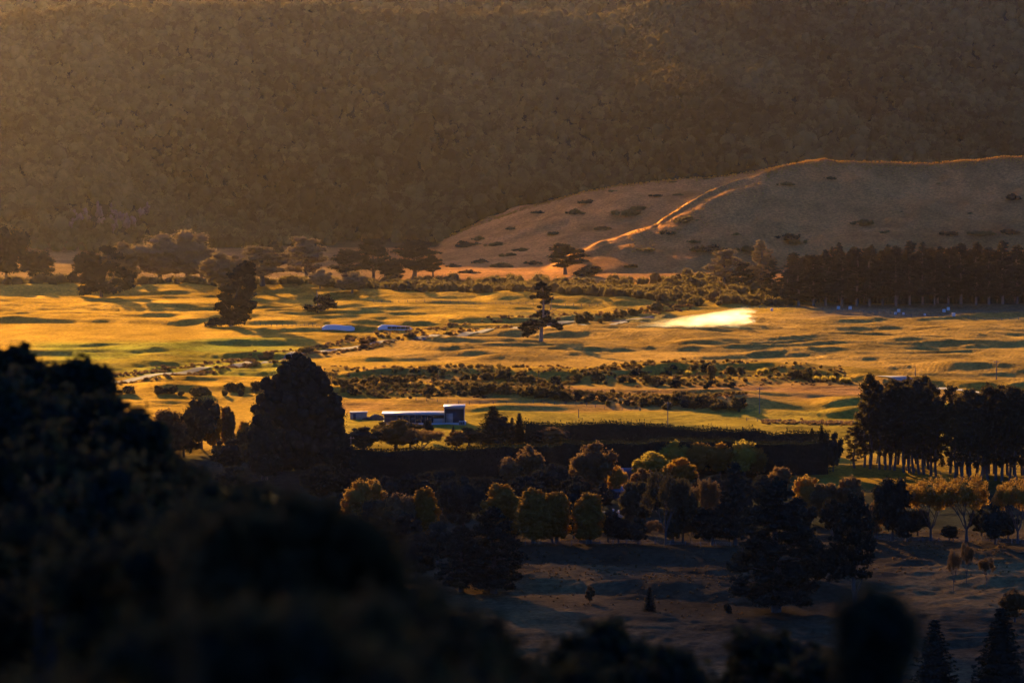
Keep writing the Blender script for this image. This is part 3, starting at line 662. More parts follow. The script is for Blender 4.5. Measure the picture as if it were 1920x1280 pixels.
# ---- tall gum rows at the right
row = [(1602, 878, 800), (1620, 878, 760), (1630, 880, 700), (1649, 881, 716), (1659, 881, 735), (1668, 882, 725), (1676, 883, 712), (1694, 885, 722), (1706, 887, 730), (1714, 888, 712), (1724, 889, 725), (1733, 890, 735), (1745, 893, 713), (1756, 896, 745)]
for i, (px, by, ty) in enumerate(row):
    plant_px('gum', 'gum_tree', 'tall dark gum of the left gum row, ' + ORD[i], px, by, ty, 42, mat='gum', group='left block of tall gums')
row = [(1790, 900, 752), (1806, 901, 735), (1822, 902, 728), (1838, 903, 738), (1853, 903, 726), (1866, 904, 730), (1878, 904, 735), (1892, 904, 724), (1906, 904, 732), (1920, 904, 736), (1935, 904, 730)]
for i, (px, by, ty) in enumerate(row):
    plant_px('gum', 'gum_tree', 'tall dark gum of the right gum block, ' + ORD[i], px, by, ty, 44, mat='gum', group='right block of tall gums')
for k in range(26):
    px = 1636 + k * 12.5 + rnd.uniform(-3, 3)
    if 1756 < px < 1785: continue
    base = ground(px, 884 + (px - 1636) * .07); y = base[1] + 9 + rnd.uniform(0, 12)
    plant('gum', 'gum_tree', 'dark gum standing behind the front trunks of the gum blocks', 'tree', at(px, y)[0], y, rnd.uniform(24, 28), 7.2, 'gum', 'rear gums of the two gum blocks')

# ---- mid-ground trees
mid = [
 ('column', 'gold', 402, 842, 754, 40, 'slim bright golden poplar seen through the blurred leaves at left'), ('column', 'brown', 424, 842, 762, 28, 'slim dull poplar touching the bright golden one'), ('column', 'gold', 456, 862, 792, 30, 'small golden poplar below the slim pair'),
 ('broad', 'dark', 378, 842, 745, 64, 'dark round tree behind the slim golden poplars'), ('broad', 'brown', 312, 862, 768, 86, 'reddish brown tree left of the slim golden poplars'), ('broad', 'brown', 250, 850, 772, 60, 'dim brown tree at the left behind blurred leaves'),
 ('column', 'brown', 186, 845, 752, 40, 'thin pale brown tree showing through the blurred leaves far left'),
 ('broad', 'dark', 680, 845, 800, 66, 'dark bushy tree at the left end of the hedge top'), ('broad', 'shrub', 742, 842, 788, 90, 'bushy olive tree in front of the long shed, below the soil heap'), ('broad', 'dark', 770, 840, 792, 46, 'dark round bush below the long shed'),
 ('broad', 'dark', 803, 832, 787, 20, 'narrow dark shrub in front of the middle of the long shed'), ('fan', 'brown', 792, 850, 803, 76, 'spiky reddish brown bush on the hedge top below the shed'), ('broad', 'brown', 856, 842, 810, 46, 'small reddish bush right of the spiky brown one'),
 ('fir', 'dark', 850, 826, 798, 14, 'tiny dark fir below the right end of the shed'), ('broad', 'dark', 880, 836, 803, 60, 'dark bush left of the big fir'),
 ('fir', 'dark', 924, 832, 762, 68, 'large dark fir rising between the shed and the upper hedge'), ('broad', 'dark', 940, 835, 780, 50, 'dark tree leaning on the right of the large fir'), ('fir', 'dark', 974, 832, 776, 34, 'small pointed fir right of the large fir'), ('fir', 'dark', 960, 832, 782, 26, 'narrow fir between the large and the small pointed fir'),
 ('broad', 'brown', 1036, 838, 800, 64, 'rounded brown tree in front of the upper hedge'), ('broad', 'dark', 1010, 838, 808, 40, 'dark bush beside the rounded brown tree'),
 ('broad', 'brown', 992, 905, 835, 52, 'pale edged round tree, higher one of the pair before the lower hedge'), ('broad', 'brown', 954, 910, 857, 48, 'pale edged round tree, lower one of the pair before the lower hedge'),
 ('broad', 'brown', 1113, 930, 829, 82, 'large domed golden brown tree before the lower hedge'), ('broad', 'gold', 1158, 930, 874, 42, 'smaller golden tree at the right shoulder of the large domed one'),
 ('broad', 'bright', 1222, 905, 847, 78, 'brightest yellow topped tree before the lower hedge'), ('broad', 'gold', 1277, 912, 858, 58, 'dull gold round tree touching the brightest yellow one'), ('broad', 'brown', 1206, 925, 878, 48, 'small orange brown tree under the brightest yellow one'),
 ('broad', 'bright', 1262, 888, 826, 52, 'yellow topped tree, first from the left in the hedge side row'), ('broad', 'gold', 1308, 890, 830, 56, 'yellow topped tree, second from the left in the hedge side row'), ('broad', 'gold', 1350, 892, 830, 52, 'yellow topped tree, third from the left in the hedge side row'),
 ('broad', 'bright', 1395, 893, 826, 60, 'yellow topped tree, fourth from the left in the hedge side row'), ('broad', 'gold', 1420, 893, 838, 36, 'yellow topped tree at the right end of the hedge side row'), ('broad', 'brown', 1236, 870, 828, 30, 'small dull red tree left of the hedge side row'),
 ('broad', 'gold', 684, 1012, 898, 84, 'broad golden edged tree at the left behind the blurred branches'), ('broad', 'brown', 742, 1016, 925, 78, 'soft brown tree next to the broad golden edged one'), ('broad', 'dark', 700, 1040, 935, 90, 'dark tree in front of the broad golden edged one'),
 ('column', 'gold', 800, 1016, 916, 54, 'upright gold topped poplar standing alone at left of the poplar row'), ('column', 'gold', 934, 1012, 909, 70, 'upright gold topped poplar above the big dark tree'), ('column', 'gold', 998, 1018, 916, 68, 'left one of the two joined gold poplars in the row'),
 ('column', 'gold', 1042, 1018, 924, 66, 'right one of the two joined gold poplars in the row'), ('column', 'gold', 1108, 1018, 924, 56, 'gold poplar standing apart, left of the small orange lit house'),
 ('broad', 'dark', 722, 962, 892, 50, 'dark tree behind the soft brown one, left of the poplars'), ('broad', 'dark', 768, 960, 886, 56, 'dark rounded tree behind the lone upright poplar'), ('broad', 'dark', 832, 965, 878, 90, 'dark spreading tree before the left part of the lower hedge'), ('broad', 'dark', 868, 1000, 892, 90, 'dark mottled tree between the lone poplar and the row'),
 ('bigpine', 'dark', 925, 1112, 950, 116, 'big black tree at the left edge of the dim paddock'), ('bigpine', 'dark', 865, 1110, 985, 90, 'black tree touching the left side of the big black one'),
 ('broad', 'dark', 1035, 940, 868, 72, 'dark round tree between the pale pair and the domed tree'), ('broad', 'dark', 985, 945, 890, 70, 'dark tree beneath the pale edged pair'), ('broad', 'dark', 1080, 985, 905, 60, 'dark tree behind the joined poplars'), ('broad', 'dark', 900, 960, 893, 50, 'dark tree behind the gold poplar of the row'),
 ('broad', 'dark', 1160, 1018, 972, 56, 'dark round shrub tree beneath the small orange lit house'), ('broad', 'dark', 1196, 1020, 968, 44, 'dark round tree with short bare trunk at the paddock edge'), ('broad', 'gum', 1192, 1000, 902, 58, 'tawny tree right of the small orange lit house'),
 ('fan', 'gum', 1248, 1022, 882, 84, 'tall tree with pale forked limbs at the paddock edge'), ('broad', 'gum', 1280, 1018, 902, 56, 'weeping dull green tree right of the pale forked one'), ('column', 'gum', 1262, 1020, 900, 40, 'narrow weeping tree against the pale forked one'), ('fan', 'brown', 1228, 1020, 975, 36, 'small bronze tree below the pale forked one'),
 ('fan', 'brown', 1320, 1012, 896, 66, 'sandy brown feathery tree left of the giant pine'), ('broad', 'dark', 1335, 1022, 950, 72, 'dark bushy tree under the feathery brown one'), ('bigpine', 'dark', 1378, 1022, 866, 78, 'dark shaggy conifer behind the left of the giant pine'), ('fan', 'brown', 1295, 1020, 980, 30, 'small reddish tree at the paddock edge'),
 ('broad', 'brown', 1462, 925, 876, 44, 'small brown tree above the giant pine, below the pale bales'), ('broad', 'gold', 1512, 980, 892, 62, 'gold tree right above the giant pine'), ('broad', 'brown', 1548, 985, 905, 56, 'brown tree behind the tall trunked pine'), ('broad', 'brown', 1595, 985, 893, 58, 'round brown tree above the tall trunked pine'),
 ('broad', 'dark', 1674, 1015, 894, 66, 'dark round headed tree at the left of the branchy roadside row'), ('fan', 'gold', 1745, 1015, 898, 96, 'wide branchy tree, left one of the roadside pair'), ('fan', 'gold', 1812, 1016, 892, 104, 'wide branchy tree, right one of the roadside pair'),
 ('broad', 'dark', 1866, 1020, 945, 56, 'dark bush right of the roadside branchy pair'), ('fan', 'gold', 1908, 1020, 898, 84, 'open brown tree at the right edge of the frame'), ('broad', 'brown', 1644, 1010, 935, 42, 'ragged bronze tree left of the dark round headed one'), ('broad', 'dark', 1700, 1016, 960, 44, 'low dark tree between the round headed and branchy trees'), ('broad', 'dark', 1780, 1014, 985, 40, 'low dark bush between the roadside pair'),
 ('bigpine', 'dark', 1455, 1148, 898, 168, 'giant black pine standing in the dim paddock'), ('broad', 'dark', 1530, 1100, 1010, 70, 'black tree joining the giant pine and the tall trunked pine'),
 ('fir', 'dark', 1218, 1146, 1100, 24, 'small lone fir in the dim paddock'), ('broad', 'brown', 1106, 1130, 1098, 18, 'small pale bush in the dim paddock'), ('shrub', 'dark', 1364, 1150, 1130, 16, 'small dark bush left of the giant pine foot'),
 ('fan', 'brown', 1812, 1095, 1018, 26, 'young bronze poplar in the right paddock'), ('fan', 'brown', 1788, 1110, 1030, 24, 'dim young poplar left of the bronze one'), ('fan', 'brown', 1850, 1100, 1045, 30, 'dim young poplar right of the bronze one'), ('broad', 'brown', 1902, 1165, 1102, 60, 'pale leafy tree above the firs at lower right'),
 ('fir', 'dark', 1752, 1330, 1160, 112, 'black fir near the lower right corner, left one'), ('fir', 'dark', 1876, 1340, 1138, 140, 'black fir in the lower right corner, right one'), ('fan', 'brown', 1690, 1290, 1180, 60, 'dim brown leafy tree left of the corner firs'),
 ('broad', 'dark', 1562, 885, 812, 36, 'olive tree at the right end of the hedges'), ('fir', 'hedge', 1540, 880, 797, 34, 'pointed conifer at the right end of the lower hedge'), ('fir', 'hedge', 1522, 870, 803, 26, 'pointed conifer just left of the hedge end'),
 ('broad', 'shrub', 1334, 716, 684, 16, 'lone dark round shrub tree at the edge of the stubble field'),
]
for k, m, px, by, ty, w, lab in mid:
    nm = {'broad': 'broadleaf_tree', 'column': 'poplar_tree', 'fir': 'fir_tree', 'fan': 'bare_limbed_tree', 'bigpine': 'pine_tree', 'shrub': 'bush'}[k]
    plant_px(k, nm, lab, px, by, ty, w, 'bush' if k == 'shrub' else 'tree', m)
fill = [(345, 858, 775, 60), (470, 878, 802, 62), (432, 885, 822, 70), (280, 856, 792, 70), (220, 850, 790, 60), (492, 900, 772, 70), (640, 905, 815, 60), (650, 935, 880, 60), (690, 950, 892, 50), (800, 925, 885, 50), (870, 930, 892, 56), (920, 950, 895, 60), (1000, 960, 905, 70), (1060, 970, 900, 60), (1130, 955, 905, 50), (1010, 930, 880, 50), (1080, 950, 892, 60), (1140, 1015, 955, 50), (1075, 1010, 950, 50), (965, 1012, 950, 50),
        (1220, 960, 905, 60), (1260, 965, 915, 60), (1300, 950, 905, 50), (1340, 940, 890, 60), (1390, 945, 892, 60), (1430, 935, 890, 50), (1350, 985, 930, 60), (1300, 1000, 945, 50), (1180, 980, 930, 40), (1500, 1000, 940, 60), (1560, 1005, 935, 60), (1640, 1000, 950, 40), (1720, 1005, 955, 50), (1840, 1005, 955, 50), (1890, 1010, 960, 40),
        (760, 1030, 960, 60), (820, 1060, 975, 70), (780, 1090, 1000, 80), (640, 990, 925, 70), (600, 940, 870, 70), (500, 900, 850, 60), (440, 930, 872, 70), (880, 1085, 1010, 60)]
for px, by, ty, w in fill:
    where_ = 'left of the big black tree' if px < 900 else ('behind the gold poplar row' if px < 1160 else ('left of the giant pine' if px < 1460 else 'right of the giant pine'))
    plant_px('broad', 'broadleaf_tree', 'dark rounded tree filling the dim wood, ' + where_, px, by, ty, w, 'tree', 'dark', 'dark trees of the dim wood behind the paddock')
# pine with a tall bare trunk
def b_tp(tg, cg, r):
    tg.tube([(0, 0, -1), (.5, 0, 5), (-.1, 0, 10), (.8, 0, 20), (0, 0, 33)], [1.0, .75, .65, .45, .1], 8); tg.tube([(0, 0, 6), (2.5, 0, 11), (3.4, 0, 14)], [.4, .28, .1], 6)
    cl = []
    for (x, z, s) in [(0, 33, 3), (-2.5, 31, 3), (2.5, 30, 3.2), (0, 28, 4.5), (-3.5, 26, 3.5), (3.5, 26, 3.5), (0, 23, 5), (-5, 23, 3), (4, 21, 3.6), (-4, 19, 4), (0, 18, 5), (4, 17, 3.2), (-6, 16, 3), (-2, 14, 4), (2.5, 13, 3), (-5, 12.5, 3), (-8, 14, 2.2)]:
        e = (x, r.uniform(-2, 2), z, s, s, s * .75); cl.append((*e[:3], s * .8, s * .8, s * .6)); cl += sub(e, 12, .35, r, .95)
        tg.tube([(0.3, 0, z - 2), (e[0], e[1], z)], [.16, .06], 4)
    clumps_surface(cl, 14000, .55, r, cg, .62)
reg('tallpine', b_tp, 1, 'bark', 'dark', None)
plant_px('tallpine', 'pine_tree', 'black pine with a long bare trunk right of the giant pine', 1600, 1165, 925, 92, rz=0, mat='dark')

# ---- shrubs: upper and lower scrub belt, hillside
def scatter(n, lines, spread, size, group, label, mats, cat='shrub', kind='shrub', name='shrub', asp=(1.0, 1.5)):
    for k in range(n):
        ln = lines[rnd.randrange(len(lines))]; f = rnd.random() * (len(ln) - 1); i = int(f); t = f - i
        px = ln[i][0] + (ln[i + 1][0] - ln[i][0]) * t; py = ln[i][1] + (ln[i + 1][1] - ln[i][1]) * t + rnd.gauss(0, spread)
        x, y, z = ground(px, py); h = rnd.uniform(*size) * rnd.choice([.6, .8, 1, 1, 1.2])
        m_ = rnd.choice(mats); hue = {'shrub': 'olive', 'scrub': 'golden', 'dark': 'dark', 'brown': 'brown'}[m_]; part_ = 'left' if px < 900 else ('right' if px > 1200 else 'middle')
        lab = (hue + ' ' + label + ('' if len(lines) < 2 else ', %s stretch' % part_)).replace('dark dark ', 'dark ').replace('olive dark ', 'olive ')
        plant(kind, name, lab, cat, x, y, h, h * rnd.uniform(*asp), m_, group, False, None, z)
upper = [[(560, 712), (640, 722), (700, 722), (760, 720), (820, 716), (860, 713), (900, 712), (960, 716), (1010, 722), (1060, 724)], [(640, 724), (700, 722), (760, 718), (820, 715)], [(900, 708), (960, 712), (1000, 718)], [(1040, 725), (1120, 712), (1200, 706), (1300, 700), (1390, 699)], [(1110, 716), (1200, 718), (1280, 722), (1400, 728)], [(1440, 708), (1520, 712), (1580, 714)]]
lower = [[(640, 738), (720, 744), (800, 742), (860, 740), (900, 741), (1000, 744), (1060, 746)], [(860, 738), (940, 741), (1040, 746)], [(1040, 748), (1120, 756), (1200, 762), (1260, 764)], [(1250, 758), (1320, 762), (1400, 766)], [(1270, 760), (1340, 764), (1390, 766)]]
scatter(112, upper, 3.5, (1.3, 3.4), 'shrubs of the upper planted belt', 'rounded shrub in the upper planted belt below the stubble field', ['shrub', 'shrub', 'scrub', 'dark'])
scatter(106, lower, 3.0, (1.4, 3.9), 'shrubs of the lower planted belt', 'rounded shrub in the lower planted belt above the long shed', ['shrub', 'shrub', 'scrub', 'dark'])
scatter(32, [[(200, 742), (260, 740), (330, 741), (400, 742), (480, 741)], [(430, 735), (520, 728)]], 2.5, (1.5, 3.5), 'dark shrubs beyond the blurred trees at left', 'dark shrub in the dim strip beyond the blurred trees at left', ['shrub', 'dark'])
scatter(26, [[(460, 690), (560, 676), (640, 662), (700, 652)], [(500, 672), (580, 660)], [(660, 655), (700, 640), (790, 632), (870, 622)], [(715, 633), (775, 633)], [(640, 636), (700, 640)]], 1.5, (1.2, 2.4), 'tussocky shrubs along the farm track', 'low reddish shrub on the bank of the farm track', ['brown', 'shrub'], asp=(1.6, 2.6))
scatter(22, [[(1080, 605), (1120, 603), (1180, 594), (1215, 586), (1260, 577)]], 1.5, (1.6, 4), 'bushes beside the track at the scrub edge', 'dark bush beside the track at the right end of the scrub band', ['shrub', 'scrub'])
hs = [(1473, 347, 30), (1556, 338, 22), (1285, 418, 50), (1250, 440, 34), (1330, 470, 60), (1300, 455, 30), (1620, 420, 38), (1660, 436, 24), (1480, 450, 44), (1500, 458, 30), (1780, 440, 26), (1830, 438, 28), (1850, 440, 34), (1890, 438, 34), (1900, 372, 40), (1080, 400, 40), (1100, 380, 36), (1175, 402, 40), (1200, 392, 30), (1010, 400, 26),
      (960, 430, 24), (900, 450, 34), (880, 462, 46), (930, 460, 40), (865, 455, 20), (980, 470, 30), (1040, 440, 22), (1150, 360, 20), (1262, 342, 14), (1322, 337, 12), (1230, 368, 20), (1272, 366, 18), (1130, 430, 30), (1210, 470, 26), (1400, 472, 40), (1425, 486, 30), (950, 480, 26), (900, 492, 34), (1000, 495, 30), (940, 500, 38), (1090, 490, 26), (1760, 344, 10), (1690, 400, 8), (1380, 440, 20), (1820, 400, 12), (850, 500, 30), (880, 512, 40), (1180, 500, 20)]
for px, py, w in hs:
    x, y, z = ground(px, py); ww = w / ppm(y) * 1.1
    plant('thicket', 'thicket', 'dark low thicket dotted on the shaded grassy hill', 'thicket', x, y, ww * rnd.uniform(.16, .24), ww, rnd.choice(['pine', 'shrub']), 'low thickets on the grassy hill', False, None, z - .2)
cab = [(1010, 714, 696), (905, 706, 694), (865, 712, 698), (820, 716, 703), (772, 724, 708), (978, 714, 700), (683, 717, 705), (958, 740, 726), (1068, 738, 725), (925, 712, 702), (740, 720, 706), (1110, 750, 735), (1180, 752, 738), (624, 712, 702), (700, 738, 727), (1140, 714, 704)]
for i, (px, by, ty) in enumerate(cab):
    ty -= 3
    near_ = 'upper' if by < 720 else 'lower'
    plant_px('cabbage', 'cabbage_tree', 'small cabbage tree with a tufted round head standing in the %s planted belt' % near_, px, by, ty, 9, 'tree', 'shrub', 'cabbage trees in the %s planted belt' % near_)
for px, py in [(1425, 700), (1435, 698), (1530, 714), (1545, 713), (1560, 713), (1580, 716), (1590, 716), (1290, 703), (1075, 702)]:
    x, y, z = ground(px, py + 2)
    plant('spiky', 'flax_bush', 'pale spiky flax clump glowing along the gully edge of the stubble field', 'bush', x, y, 2.6, 3.6, 'bright', 'pale flax clumps on the gully edge', False, None, z)

# ---- masses nobody could count
def blobs(name, P, Rad, zs, mat, kind='stuff', ic=ICO1, leafn=0, leafs=.5, seed=3, wig=.22, tints=None):
    rng = np.random.default_rng(seed); V0, T0 = ic; n = len(P)
    f = (1 + rng.uniform(-wig, wig, (n, len(V0), 1))) * (.84 if leafn else 1)
    V = P[:, None, :] + V0[None] * f * np.stack([Rad, Rad, Rad * zs], 1)[:, None, :]
    g = G(); g.add(V.reshape(-1, 3), None, (T0[None] + (np.arange(n) * len(V0))[:, None, None]).reshape(-1, 3))
    if leafn:
        k = np.repeat(np.arange(n), leafn); d = rng.normal(0, 1, (len(k), 3)); d[:, 2] = np.abs(d[:, 2]) * 1.0 - .15; d /= np.linalg.norm(d, axis=1)[:, None]
        c = P[k] + d * np.stack([Rad[k], Rad[k], Rad[k] * zs[k]], 1) * rng.uniform(.92, 1.18, len(k))[:, None]
        leaves(g, c, d, leafs, rng, .7)
    me = g.mesh(name, False)
    if tints is not None:
        tv = np.repeat(tints, len(V0)); tv = np.concatenate([tv, np.repeat(np.repeat(tints, leafn), 4)]) if leafn else tv
        a_ = me.attributes.new('tint', 'FLOAT', 'POINT'); a_.data.foreach_set('value', tv.astype(np.float32))
    o = obj(name, me, mat); o['kind'] = kind
    return o
# forest on the mountain
def forest():
    rng = np.random.default_rng(21); P = []
    Y = np.arange(2600, 3262, 5.2)
    for y in Y:
        w = y / F; xs = np.arange((-420 - 960) * w, (2340 - 960) * w, 5.6); P.append(np.stack([xs + rng.uniform(-2.6, 2.6, len(xs)), y + rng.uniform(-2.4, 2.4, len(xs))], 1))
    P = np.concatenate(P); u, v = uv(P[:, 0], P[:, 1])
    Yb = 2690 + 60 * fbm(u / 260, u * 0, 70, 2) - 90 * sst(300, 0, u)
    keep = (P[:, 1] > Yb - 35 * (fbm(P[:, 0] / 30, P[:, 1] / 30, 300, 2) > 0)) & (hillmask(P[:, 0], P[:, 1]) < 2)
    # the rock bluff stays bare in places
    z0 = height(P[:, 0], P[:, 1]); dep = P[:, 1] * _cp - (z0 - CAMZ) * _sp; py = 640 - F * (P[:, 1] * _sp + (z0 - CAMZ) * _cp) / dep
    keep &= ~((u > 128) & (u < 285) & (py > 384) & (py < 448) & (fbm(P[:, 0] / 5, P[:, 1] / 8, 310, 2) > -.05))
    P = P[keep]; z = z0[keep]
    rad = rng.uniform(2.2, 4.1, len(P)) * (1 + .5 * (rng.random(len(P)) > .92)) * (1 + .25 * fbm(P[:, 0] / 40, P[:, 1] / 50, 320, 3)); zs = rng.uniform(.8, 1.5, len(P))
    P3 = np.column_stack([P, z + rad * rng.uniform(.4, 1.1, len(P))])
    o = blobs('forest', P3, rad, zs, M['forest'], leafn=40, leafs=1.2, seed=4, wig=.15, tints=np.clip(.75 * rng.random(len(P)) + .12 + .45 * fbm(P[:, 0] / 70 + P[:, 1] / 160, P[:, 1] / 120, 330, 3), 0, 1))
    tag(o, 'dense dark native forest covering the whole mountainside', 'forest')
    # farther ridge
    xs = rng.uniform(-650, 750, 5200); ys = rng.uniform(3620, 4000, 5200)
    z = height(xs, ys); rad = rng.uniform(4, 7, len(xs))
    o = blobs('far_forest', np.column_stack([xs, ys, z + 3]), rad, np.full(len(xs), 1.1), M['forest'], leafn=12, leafs=2.4, seed=5, tints=rng.random(len(xs)))
    tag(o, 'hazy forest on the farther ridge behind the mountain crest', 'forest')
forest()
def scrubband():
    rng = np.random.default_rng(8); P = []
    top = pl([(-400, 540), (0, 540), (100, 536), (200, 540), (300, 536), (480, 536), (560, 545), (640, 548), (720, 530), (800, 528), (900, 530), (1000, 527), (1100, 532), (1200, 530), (1300, 520), (1400, 528), (1470, 540), (1500, 560)])
    bot = pl([(-400, 549), (380, 549), (640, 556), (760, 560), (1000, 566), (1130, 572), (1230, 576), (1300, 576), (1460, 574), (1500, 574)])
    for _ in range(1500):
        px = rng.uniform(-350, 1490); t, b = float(top(px)), float(bot(px)); dens = 1.0 if px > 640 else .35
        if rng.random() > dens: continue
        v = rng.uniform(t + 4, b + 1); Y = v2Y(v); P.append((px, Y))
    P = np.array(P); X = (P[:, 0] - 960) / F * P[:, 1]; z = height(X, P[:, 1]); rad = rng.uniform(1.6, 3.9, len(X))
    o = blobs('scrub', np.column_stack([X, P[:, 1], z + rad * .5]), rad, rng.uniform(.7, 1.1, len(X)), M['scrub'], leafn=150, leafs=.62, seed=6)
    tag(o, 'golden brown scrub band beyond the crest of the lit pasture', 'scrub')
scrubband()
def tussock():
    rng = np.random.default_rng(9); P = []
    for (line, sp, n, s) in [([(200, 712), (330, 695), (480, 676), (600, 652), (700, 638), (800, 625), (900, 612), (1010, 603)], 2.0, 420, (.5, 1.1)), ([(220, 728), (330, 709), (480, 692), (600, 667), (700, 653), (820, 637), (900, 627), (960, 620)], 1.5, 420, (.5, 1.1)),
                          ([(560, 708), (700, 712), (1000, 715), (1300, 712), (1600, 718)], 6, 500, (.35, .8)), ([(640, 742), (900, 742), (1100, 754), (1400, 770)], 4, 400, (.35, .8)), ([(1020, 600), (1100, 598), (1200, 588), (1300, 578)], 3, 260, (.6, 1.3)),
                          ([(960, 1080), (1200, 1090), (1400, 1110)], 30, 500, (.1, .25)), ([(1640, 1030), (1900, 1060)], 30, 300, (.1, .25)), ([(1430, 794), (1600, 798)], 2, 160, (.4, .8))]:
        xs = [p[0] for p in line]; ys = [p[1] for p in line]
        px = rng.uniform(xs[0], xs[-1], n); v = np.interp(px, xs, ys) + rng.normal(0, sp, n); Y = v2Y(v); X = (px - 960) / F * Y
        r = rng.uniform(*s, n); P.append(np.column_stack([X, Y, height(X, Y) + r * .2, r]))
    P = np.concatenate(P)
    o = blobs('tussock_grass', P[:, :3], P[:, 3], np.full(len(P), .8), M['brown'], leafn=24, leafs=.4, seed=7)
    tag(o, 'rough reddish tussock along the track banks and gullies', 'grass')
tussock()

def lowscrub():
    rng = np.random.default_rng(19); P = []
    for ln in upper + lower + lower:
        xs = [p[0] for p in ln]; ys = [p[1] for p in ln]; n = int((xs[-1] - xs[0]) * .28)
        px = rng.uniform(xs[0], xs[-1], n); v = np.interp(px, xs, ys) + rng.normal(0, 3.5, n); Y = v2Y(v); X = (px - 960) / F * Y; r = rng.uniform(.4, 1.2, n)
        P.append(np.column_stack([X, Y, height(X, Y) + r * .4, r]))
    P = np.concatenate(P)
    o = blobs('low_scrub', P[:, :3], P[:, 3], np.full(len(P), .9), M['shrub'], leafn=60, leafs=.36, seed=12)
    tag(o, 'low scrub filling the gaps between shrubs of the planted belts', 'scrub')
lowscrub()
def crest():  # gold tufts added to draw the sunlit rim of the hill
    rng = np.random.default_rng(29); n = 2600; u = np.append(rng.uniform(1440, 2100, 2100), rng.uniform(1180, 1460, 500)); Y = hillB_dist(u) + rng.normal(0, 1, n) * np.where(u > 1440, 7, 22); X = (u - 960) / F * Y * .9973; r = rng.uniform(.12, .42, n)
    u2 = rng.uniform(830, 1500, 900); Y2 = 2720 + rng.normal(0, 4, 900); X2 = (u2 - 960) / F * Y2 * .9973; r2 = rng.uniform(.25, .6, 900)
    X = np.append(X, X2); Y = np.append(Y, Y2); r = np.append(r, r2)
    o = blobs('crest_grass', np.column_stack([X, Y, height(X, Y) + r * .4]), r, np.full(len(X), 1.0), M['gold'], leafn=24, leafs=.4, seed=15)
    tag(o, 'gold grass tufts added along the crest of the grassy hill to draw its sunlit rim', 'grass')
crest()
# ---- hedges
def hedge(pts, h, w, label, dens=5.5):
    rng = np.random.default_rng(int(pts[0][0])); P = [ground(*p)[:2] for p in pts]; g = G(); A = []
    for a, b in zip(P[:-1], P[1:]):
        n = max(1, int(math.dist(a, b) / 1.2)); A += [(a[0] + (b[0] - a[0]) * i / n, a[1] + (b[1] - a[1]) * i / n) for i in range(n)]
    A.append(P[-1]); A = np.array(A); s = np.arange(len(A))
    hh = h + .5 * fbm(s / 6.0, s * 0, 5, 3) + rng.uniform(0, .5, len(A)); cen = []
    for i, (x, y) in enumerate(A):
        z = hgt(x, y); top = hh[i]
        m = int(dens * 26); side = rng.random(m)
        zz = np.where(side < .72, rng.uniform(0.0, top, m), top + rng.uniform(-.25, .2, m)); yy = np.where(side < .72, rng.choice([-1, 1], m, p=[.7, .3]) * w / 2 * (1 - .18 * zz / top) + rng.normal(0, .16, m), rng.uniform(-w / 2, w / 2, m) * .85)
        C1 = np.stack([x + rng.uniform(-.8, .8, m), y + yy, z + zz], 1); Nn = np.stack([rng.normal(0, .3, m), np.sign(yy) * (side < .72), .3 + (side >= .72) * 1.0], 1); leaves(g, C1, Nn, .5, rng, .6)
        if rng.random() < .75:     # leading shoots
            q = 16; sx, sy = x + rng.uniform(-.6, .6), y + rng.uniform(-w / 3, w / 3); H = rng.uniform(.5, 1.9); t = rng.random(q)
            leaves(g, np.stack([sx + rng.normal(0, .28, q) * (1 - t), sy + rng.normal(0, .28, q) * (1 - t), z + top - .2 + t * H], 1), np.tile((0, 0, 1.0), (q, 1)), .4, rng, .8)
    # solid heart
    V = []; n = len(A)
    for i, (x, y) in enumerate(A):
        z = hgt(x, y)
        for dy, dz in ((-w / 2 + .35, -.6), (-w / 2 + .55, hh[i] - .6), (w / 2 - .55, hh[i] - .6), (w / 2 - .35, -.6)): V.append((x, y + dy, z + dz))
    Q = [(i * 4 + k, i * 4 + k + 1, (i + 1) * 4 + k + 1, (i + 1) * 4 + k) for i in range(n - 1) for k in range(3)] + [(0, 1, 2, 3), (4 * n - 1, 4 * n - 2, 4 * n - 3, 4 * n - 4)]
    g.add(V, Q)
    o = obj('hedge', g.mesh('hedge'), M['hedge']); tag(o, label, 'hedge', 'tall dark shelter hedges')
hedge([(985, 834), (1100, 832), (1200, 834), (1330, 846), (1450, 852), (1552, 852)], 6.9, 4.5, 'tall dark hedge, the upper one, running right from the firs')
hedge([(630, 902), (760, 901), (900, 899), (1000, 893), (1100, 888), (1250, 886), (1400, 888), (1552, 884)], 9.6, 5.0, 'longest tall dark hedge, the lower one, behind the yellow topped trees')

# ---------------------------------------------------------------- rock bluff
def bluff():
    rng = np.random.default_rng(3); root = None
    items = []
    for cx, cy, rx, ry, n in [(152, 412, 18, 14, 8), (205, 408, 24, 22, 16), (238, 412, 14, 12, 7), (270, 400, 12, 12, 6)]:
        for _ in range(n): items.append((cx + rng.uniform(-rx, rx), cy + rng.uniform(-ry, ry), rng.uniform(5, 12), rng.uniform(7, 20)))
    x0, y0, z0 = ground(205, 425, 2400)
    root = empty('rock_bluff', (x0, y0, z0), 'pale rock bluff breaking out of the forest at left, above the hazy willows', 'rock face')
    for px, py, w, h in items:
        x, y, z = ground(px, py + h / 2, 2400); s = ppm(y); V0, T0 = ICO2
        f = 1 + .55 * fbm(V0[:, 0] * 2.5 + px, V0[:, 2] * 2.5 + py, 7, 3)[:, None] + rng.uniform(-.16, .16, (len(V0), 1))
        g = G(); g.add(V0 * f * np.array([w / s * .62, 5.0, h / s * .62]) + np.array([x - x0, y - y0 - 2.5, z - z0 + h / s * .5]), None, T0)
        obj('rock', g.mesh('rock'), M['rock'], root)
bluff()
x0, y0, z0 = ground(1407, 12, 2700)
